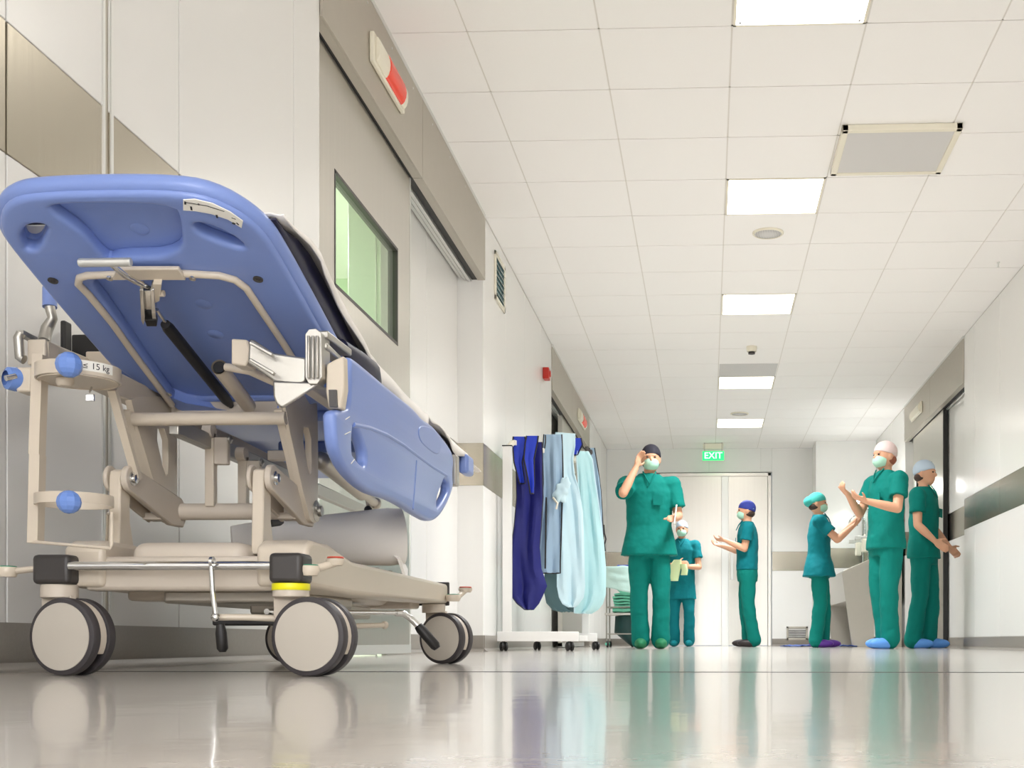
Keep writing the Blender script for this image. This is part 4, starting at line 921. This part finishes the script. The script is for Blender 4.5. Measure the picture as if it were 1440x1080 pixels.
m = MB(); m.prism([(x0 + .0, y0 - .06, .72), (x1 + .02, y0 - .06, .68), (x1 + .02, y0 - .06, .58), (x0 + .16, y0 - .06, .60), (x0 + .1, y0 - .06, .66)], (0, .012, 0)); m.build('green_fold', 'mint', o, bevel=.004)

# ================================================================ SCRUB SINK ALCOVE
SK = thing('scrub_sink', (2.0, 15.3, 0), 'long brushed steel scrub sink with slanted end panel in the right alcove', 'scrub sink')
ya, yb = YR1 + .02, 16.6
def endp(y, t, nm):
    m = MB(); m.prism([(1.70, y, .0), (1.586, y, .865), (1.60, y, .90), (2.22, y, 1.17), (2.285, y, 1.17), (2.285, y, .0)], (0, t, 0)); m.build(nm, 'steel_soft', SK, bevel=.004)
endp(ya, .03, 'end_panel'); endp(yb - .03, .03, 'end_panel')
m = MB(); m.prism([(1.60, ya, .86), (1.60, ya, .90), (1.64, ya, .90), (1.70, ya, .60), (2.2, ya, .55), (2.2, ya, .50), (1.66, ya, .55)], (0, yb - ya - .04, 0)); m.v = [p + V((0, .02, 0)) for p in m.v]; m.build('trough', 'steel', SK, bevel=.003)
m = MB(); m.box((2.12, ya + .012, .5), (2.28, yb, 1.95)); m.build('back_panel', 'mirror', SK, bevel=.005)
m = MB(); m.box((1.95, ya + .4, .03), (2.1, ya + .6, .52)); m.tube([(1.9, ya + 1.2, .0), (1.9, ya + 1.2, .52)], .03, 14); m.build('drain_cover', 'cap', SK, bevel=.004)
p, q = atY(1229, 876, ya - .004), atY(1260, 898, ya - .004); m = MB(); w = .022
m.box((p.x, ya - .010, q.z), (q.x, ya - .001, q.z + w)).box((p.x, ya - .010, p.z - w), (q.x, ya - .001, p.z)).box((p.x, ya - .010, q.z), (p.x + w, ya - .001, p.z)).box((q.x - w, ya - .010, q.z), (q.x, ya - .001, p.z)); m.box((p.x, ya - .004, q.z), (q.x, ya - .001, p.z), 1); m.build('access_frame', ['alu', 'cap'], SK, bevel=.002)
for i, (px, py, s_, lab) in enumerate(((1210, 706, 108, 'lit white lamp head on a slim pipe at the far end of the scrub sink'), (1233, 685, 118, 'lit white lamp head on a slim pipe at the near end of the scrub sink'))):
    p = at(px, py, s_); t = thing('sink_lamp', (p.x, p.y, 0), lab, 'lamp', 'white lamps over the scrub sink')
    m = MB(); m.tube([(p.x + .03, p.y, .88), (p.x + .03, p.y, p.z - .03), (p.x + .02, p.y, p.z)], .012, 12); m.tube([(p.x + .10, p.y, .9), (p.x + .10, p.y, p.z - .06), (p.x + .08, p.y, p.z)], .009, 12); m.build('pipe', 'chrome', t)
    m = MB(); m.lathe((p.x, p.y, p.z - .03), (0, 0, 1), [(0, 0), (.055, .0), (.075, .02), (.065, .05), (.03, .07), (.01, .10), (0, .11)], n=20); m.tube([(p.x, p.y, p.z), (p.x + .11, p.y, p.z)], [.03, .02], 12); m.build('lamp_head', 'lamp', t)
for i, (px, py, s_, lab) in enumerate(((1207, 770, 112, 'pale soap dispenser with short arm, far one over the scrub sink'), (1216, 765, 115, 'pale soap dispenser between the two others over the scrub sink'), (1237, 757, 119, 'largest pale soap dispenser over the scrub sink, nearest the glass'))):
    p = at(px, py, s_); t = thing('soap_dispenser', (p.x, p.y, p.z), lab, 'soap dispenser', 'soap dispensers over the scrub sink')
    m = MB(); m.box((p.x - .035, p.y - .04, p.z - .10), (p.x + .035, p.y + .04, p.z + .06)); m.lathe((p.x, p.y, p.z + .06), (0, 0, 1), [(.025, 0), (.02, .03), (.012, .04), (.012, .06), (0, .06)], n=14); m.build('bottle', 'ivory', t, bevel=.008)
    m = MB(); m.bar((p.x - .09, p.y, p.z + .08), (2.125, p.y, p.z + .08), .05, .03); m.box((p.x - .12, p.y - .03, p.z + .05), (p.x - .05, p.y + .03, p.z + .10)); m.build('lever_arm', 'alu', t, bevel=.004)
for i in range(2):
    Y = ya + .75 + i * .8; t = thing('scrub_tap', (2.05, Y, 1.1), ('chrome swan neck tap in the near half of the scrub sink', 'chrome swan neck tap in the far half of the scrub sink')[i], 'tap', 'taps of the scrub sink')
    m = MB(); m.tube([(2.115, Y, 1.25), (2.05, Y, 1.26)] + [(1.95 + .1 * cos(a), Y, 1.62 + .1 * sin(a)) for a in [pi * k / 8 for k in range(0, 9)]] + [(1.85, Y, 1.5)], .012, 12); m.build('spout', 'chrome', t)
    MB().lathe((2.12, Y, 1.25), (-1, 0, 0), [(0, 0), (.04, 0), (.04, .012), (.02, .03), (0, .03)], n=20).build('mounting_plate', 'chrome', t)
m = MB(); rr = []
x0, x1, yy0, yy1 = at(1101, 0, 117).x, at(1199, 0, 117).x, 14.2, 14.9
for i in range(13):
    for j in range(31): rr.append(V((x0 + (x1 - x0) * j / 30 + .02 * sin(i), yy0 + (yy1 - yy0) * i / 12 + .03 * sin(j * .7), .012 + .028 * abs(noise.noise(V((j * .35, i * .5, 2)))))))
m.add(rr, [(i * 31 + j, i * 31 + j + 1, (i + 1) * 31 + j + 1, (i + 1) * 31 + j) for i in range(12) for j in range(30)])
o = tag(m.build('floor_sheet', 'matblue', smooth=60, origin=((x0 + x1) / 2, 14.5, 0)), 'crumpled dark blue sheet on the floor before the scrub sink', 'floor sheet'); md = o.modifiers.new('t', 'SOLIDIFY'); md.thickness = .008

# ================================================================ PEOPLE
def seg(m, pts, rs, n=16):
    for p, r in zip(pts, rs): m.ball(p, r * .985, n, 10)
    m.tube(pts, rs, n)
def ell(c, rx, ry, n=28, lean=0): return [V((c[0] + rx * cos(2 * pi * k / n), c[1] + ry * sin(2 * pi * k / n), c[2])) for k in range(n)]
def person(pos, yaw, H, arms, label, top='scrub', pants='scrub', cap='cap_black', cap_puff=0, shoe='shoe_green', mask=True, hem=.80, flare=.02, headx=0, heady=0, headyaw=0, feet=((-.10, 0), (.10, 0)), wide=1.0, lean=0, hairm='hair', sleeve=.62):
    S = H / 1.75; MX = Matrix.Translation(V((pos[0], pos[1], 0))) @ Matrix.Rotation(yaw, 4, 'Z') @ Matrix.Scale(S, 4)
    def fin(m, name, material, parent=None, vox=0, disp=0, smooth=80, it=3, origin=None):
        m.v = [MX @ p for p in m.v]
        o = m.build(name, material, parent, smooth=smooth, origin=V((pos[0], pos[1], 0)) if not parent else None)
        if vox:
            a = o.modifiers.new('unify', 'REMESH'); a.mode = 'VOXEL'; a.voxel_size = vox; a.use_smooth_shade = True
            a = o.modifiers.new('smooth', 'SMOOTH'); a.iterations = it; a.factor = .5
        if disp:
            tx = bpy.data.textures.get('folds') or bpy.data.textures.new('folds', 'CLOUDS'); tx.noise_scale = .13; tx.noise_depth = 2
            a = o.modifiers.new('folds', 'DISPLACE'); a.texture = tx; a.strength = disp; a.mid_level = .5; a.texture_coords = 'LOCAL'
        return o
    def ln(z): return lean * max(0, z - .9)          # forward lean (towards -y)
    hc_ = V((headx, heady - .01 - ln(1.63), 1.632)); m = MB()
    m.loft([ell((0, -ln(z), z), a, b) for z, a, b in ((.84, .13, .10), (.92, .165, .115), (1.05, .15, .10), (1.2, .155, .105), (1.32, .175, .11), (1.42, .16, .10), (1.47, .09, .07), (1.50, .055, .055))])
    seg(m, [V((0, -ln(1.45), 1.44)), V((headx * .6, heady * .6 - .005 - ln(1.55), 1.57))], [.056, .050])
    hr = Matrix.Rotation(headyaw, 3, 'Z')
    m.ball(hc_, (.076, .096, .118), 24, 16, rot=hr); m.ball(hc_ + hr @ V((0, -.03, -.065)), (.056, .062, .058), 20, 12, rot=hr)
    m.ball(hc_ + hr @ V((0, -.102, -.022)), (.013, .018, .022), 10, 8, rot=hr); m.ball(hc_ + hr @ V((0, -.09, .02)), (.05, .012, .012), 12, 8, rot=hr)
    m.ball(hc_ + hr @ V((0, -.088, -.062)), (.026, .010, .010), 10, 6, rot=hr)
    for e in (-1, 1): m.ball(hc_ + hr @ V((e * .077, .005, -.01)), (.010, .022, .032), 10, 8, rot=hr)
    shs = []
    for e, ar in zip((-1, 1), arms):
        sh_ = V((e * .185 * wide, -ln(1.42), 1.42)); el, wr, hd, pn, curl = V(ar[0]), V(ar[1]), V(ar[2]).normalized(), V(ar[3]), ar[4]
        shs.append((sh_, el)); m.ball(V((e * .15, -ln(1.4), 1.41)), .062)
        seg(m, [sh_, sh_.lerp(el, .5), el], [.052, .046, .039]); seg(m, [el, el.lerp(wr, .35), wr], [.039, .040, .026])
        pn = (pn - hd * pn.dot(hd)).normalized(); sd = hd.cross(pn)
        rot = Matrix((sd, hd, pn)).transposed(); pc = wr + hd * .052
        m.ball(pc, (.040, .050, .016), 16, 12, rot=rot); seg(m, [wr, pc], [.025, .022])
        for i, (o_, L) in enumerate(((-.029, .060), (-.010, .072), (.010, .068), (.029, .052))):
            b0 = wr + hd * .092 + sd * o_; c1 = curl * (.8 + .1 * i); d1 = hd * cos(c1) + pn * sin(c1); d2 = hd * cos(c1 * 2) + pn * sin(c1 * 2)
            seg(m, [b0 - hd * .02, b0, b0 + d1 * L * .5, b0 + d1 * L * .5 + d2 * L * .5], [.0095, .0095, .009, .008], 10)
        th = wr + hd * .03 - sd * .030 * e; td = (hd * .65 - sd * .75 * e + pn * .35).normalized(); seg(m, [th, th + td * .035, th + td * .035 + (td + hd * .6).normalized() * .03], [.012, .011, .009], 10)
    knees = []
    for e, ft in zip((-1, 1), feet):
        hip = V((e * .085, 0, .88)); an = V((ft[0], ft[1] + .015, .085)); kn = hip.lerp(an, .5) + V((e * .008, -.03, 0)); knees.append((hip, kn, an))
        seg(m, [hip, kn, an], [.085, .055, .040]); seg(m, [an, V((ft[0], ft[1] - .11, .042))], [.038, .028])
    body = tag(fin(m, 'person', 'skin', None, .0085, it=2), label, 'person')
    e_ = MB()
    for e in (-1, 1): e_.ball(hc_ + hr @ V((e * .031, -.088, .003)), (.012, .008, .007), 12, 8, rot=hr)
    fin(e_, 'eyes', 'eye', body)
    # scrub top
    m = MB(); hz = hem
    prof_ = [(hz, .185 + flare, .130 + flare), (hz + .1, .180 + flare * .7, .130 + flare * .7), (1.05, .180, .132), (1.2, .185, .130), (1.34, .200, .126), (1.42, .175, .108), (1.475, .105, .082), (1.50, .082, .070)]
    m.loft([ell((0, -ln(z), z), a * wide, b) for z, a, b in prof_])
    for (sh_, el), e in zip(shs, (-1, 1)): seg(m, [V((e * .13, sh_.y, 1.40)), sh_ + V((0, 0, -.005))], [.075, .074]); m.tube([sh_, sh_.lerp(el, sleeve * .5), sh_.lerp(el, sleeve)], [.074, .074, .080], 18)
    t_ = fin(m, 'scrub_top', top, body, .009, .022)
    m = MB(); nk = [V((-.055, -.060 - ln(1.5), 1.515)), V((-.03, -.105 - ln(1.46), 1.46)), V((0, -.132 - ln(1.4), 1.40)), V((.03, -.105 - ln(1.46), 1.46)), V((.055, -.060 - ln(1.5), 1.515))]; m.tube(nk, .006, 8); m.box(V((.03, -.145 - ln(1.28), 1.22)), V((.11, -.139 - ln(1.28), 1.30)))
    fin(m, 'neckline', top, t_)
    m = MB(); m.loft([ell((0, 0, z), a, b) for z, a, b in ((.78, .15, .12), (.86, .178, .128), (1.0, .165, .120))])
    for hip, kn, an in knees: seg(m, [hip, hip.lerp(kn, .5), kn, kn.lerp(an, .6), V((an.x, an.y + .005, .075))], [.098, .092, .080, .076, .080])
    fin(m, 'scrub_trousers', pants, body, .009, .022)
    for e, (hip, kn, an) in zip((-1, 1), knees):
        m = MB(); q = V((an.x, an.y - .06, .045)); m.ball(q, (.052, .140, .048), 24, 14); m.ball(V((an.x, an.y + .01, .06)), (.05, .062, .05), 20, 12)
        for v in m.v: v.z = max(v.z, .002)
        fin(m, 'shoe', shoe, body)
    # cap, hair, mask
    m = MB(); kz = hc_ + V((0, .008, .03)); m.ball(kz, (.086, .106, .098), 28, 18, rot=hr)
    for v in m.v:
        l = hr.inverted() @ (v - kz); lim = .012 - l.y * .28 - .005
        if l.z < lim - .03: l.z = lim - .03
        v[:] = kz + hr @ l
    if cap_puff: m.ball(kz + hr @ V((0, .075, -.01)), (.075, .075, .065), 20, 12)
    fin(m, 'surgical_cap', cap, body)
    m = MB(); m.ball(hc_ + hr @ V((0, .022, -.035)), (.0775, .080, .055), 20, 12, rot=hr); fin(m, 'hair', hairm, body)
    if mask:
        m = MB(); mc = hc_ + hr @ V((0, -.035, -.050)); m.ball(mc, (.068, .082, .062), 26, 16, rot=hr)
        for v in m.v:
            l = hr.inverted() @ (v - mc); l.y = min(l.y, .0); l.z = min(l.z, .045); v[:] = mc + hr @ l
        for e in (-1, 1): m.tube([mc + hr @ V((e * .066, 0, .03)), hc_ + hr @ V((e * .082, .02, .01)), hc_ + hr @ V((e * .06, .085, .02))], .0025, 6)
        fin(m, 'face_mask', 'mask', body)
    return body, MX
def P0(px, s): p = at(px, 902, s); return (p.x, p.y)
down = lambda e: ((e * .25, .02, 1.13), (e * .27, -.05, .88), (0, -.1, -1), (-e, 0, 0), .35)
b1, MX1 = person(P0(913, 159), R(4), 1.80, [((-.225, -.22, 1.31), (-.115, -.14, 1.54), (.25, .15, .9), (.6, -.3, .2), .5), ((.25, -.02, 1.14), (.20, -.22, 1.10), (-.2, -1, .1), (0, 0, -1), .7)],
    'tall person in green scrubs and dark cap with one hand raised to the ear', hem=.80, flare=.045, feet=((-.075, .0), (.10, -.02)), wide=1.08, headx=.015, cap='cap_black', sleeve=.75)
m = MB(); c = V((.20, -.34, 1.10)); m.bar(c + V((0, 0, -.06)), c + V((.02, 0, .10)), .05, .012); m.v = [MX1 @ p for p in m.v]; tag(m.build('paper_pack', 'label', bevel=.002, origin=MX1 @ c), 'small white packet held by the tall person with the raised hand', 'packet')
b2, MX2 = person(P0(959, 109), R(-5), 1.62, [((-.245, -.05, 1.10), (-.04, -.24, 1.14), (.9, -.1, .05), (0, 1, 0), .4), ((.245, -.05, 1.10), (.06, -.25, 1.10), (-.9, -.1, .1), (0, 1, 0), .4)],
    'shortest person in teal scrubs and pale cap with folded arms beside the far door', top='scrub2', pants='scrub2', cap='cap_pale', shoe='scrub2', hem=.66, flare=.02, feet=((-.11, 0), (.10, 0)))
m = MB(); m.loft([ell((x, -.285 + .01 * sin(z * 40), z), w_, .03, 16) for x, z, w_ in ((-.03, 1.19, .05), (-.05, 1.13, .075), (-.07, 1.04, .080), (-.08, .96, .070), (-.07, .90, .05))]); m.loft([ell((x, -.29, z), .045, .026, 16) for x, z in ((.05, 1.13), (.07, 1.05), (.06, .98))]); m.v = [MX2 @ p for p in m.v]
tag(m.build('cloth', 'silver_cloth', smooth=60, origin=MX2 @ V((-.05, -.27, 1.05))), 'pale yellow green cloth held in the arms of the shortest person', 'cloth')
b3, MX3 = person(P0(1051, 118), R(-90), 1.74, [((-.20, -.07, 1.15), (-.13, -.30, 1.22), (.1, -1, .25), (.4, 0, 1), .5), ((.20, -.04, 1.16), (.12, -.27, 1.27), (-.1, -1, .1), (-.4, 0, 1), .6)],
    'person in profile facing left before the far door, wearing blue cap and black shoes', top='scrub2', cap='cap_blue', shoe='shoe_black', hem=.92, flare=.0, feet=((-.08, .0), (.08, .06)), mask=True)
b4, MX4 = person(P0(1152, 131), R(84), 1.66, [((-.20, -.20, 1.20), (-.14, -.38, 1.36), (.1, -.8, .7), (.3, 0, 1), .5), ((.20, -.22, 1.24), (.12, -.40, 1.44), (-.1, -.8, .75), (-.3, 0, 1), .4)],
    'person in teal scrubs facing right with both hands up at the scrub sink', cap='cap_teal', cap_puff=1, shoe='shoe_purple', top='scrub2', hem=.80, flare=.06, feet=((-.09, 0.02), (.09, -.06)), heady=.03, wide=1.05)
b5, MX5 = person(P0(1246, 160), R(-62), 1.82, [((-.24, -.10, 1.16), (-.12, -.30, 1.30), (.3, -.8, .4), (.3, 0, 1), .6), ((.24, -.06, 1.16), (.14, -.30, 1.22), (-.2, -.9, .3), (-.3, 0, 1), .5)],
    'masked person in green scrubs and pale pinkish cap facing left, in front of the sink', cap='cap_pink', shoe='shoe_blue', hem=.84, feet=((-.06, 0.02), (.06, -.02)), hairm='hair_red')
b6, MX6 = person(P0(1299, 150), R(62), 1.76, [((-.24, -.02, 1.13), (-.25, -.18, .98), (0, -.8, -.6), (1, 0, 0), .5), ((.25, -.02, 1.13), (.26, -.16, .96), (0, -.7, -.7), (-1, 0, 0), .5)],
    'person in green scrubs and blue shoe covers turned right, closest to the right wall', cap='cap_pale', shoe='shoe_blue', mask=False, hem=.84, feet=((-.08, 0.06), (.08, -.04)), hairm='hair')

# ================================================================ LIGHT, WORLD, CAMERA
w = bpy.data.worlds.new('world'); sc.world = w; w.use_nodes = True
w.node_tree.nodes['Background'].inputs[0].default_value = (.9, .95, 1, 1); w.node_tree.nodes['Background'].inputs[1].default_value = .3
cd = bpy.data.cameras.new('camera'); cam = bpy.data.objects.new('camera', cd); C.objects.link(cam); sc.camera = cam
cam.location = (0, 0, HC); cam.rotation_euler = (pi / 2, 0, YAW)
cd.sensor_width = 36; cd.sensor_fit = 'HORIZONTAL'; cd.lens = F / 1440 * 36
cd.shift_x = (720 - CX) / 1440; cd.shift_y = (YH - 540) / 1440; cd.clip_start = .01
vs = sc.view_settings; vs.view_transform = 'Standard'; vs.look = 'None'; vs.gamma = 1; vs.use_curve_mapping = False; vs.exposure = 0.93
sc.cycles.use_denoising = True; sc.cycles.max_bounces = 12; sc.cycles.diffuse_bounces = 6; sc.cycles.glossy_bounces = 5; sc.cycles.transparent_max_bounces = 12
sc.cycles.sample_clamp_indirect = 6
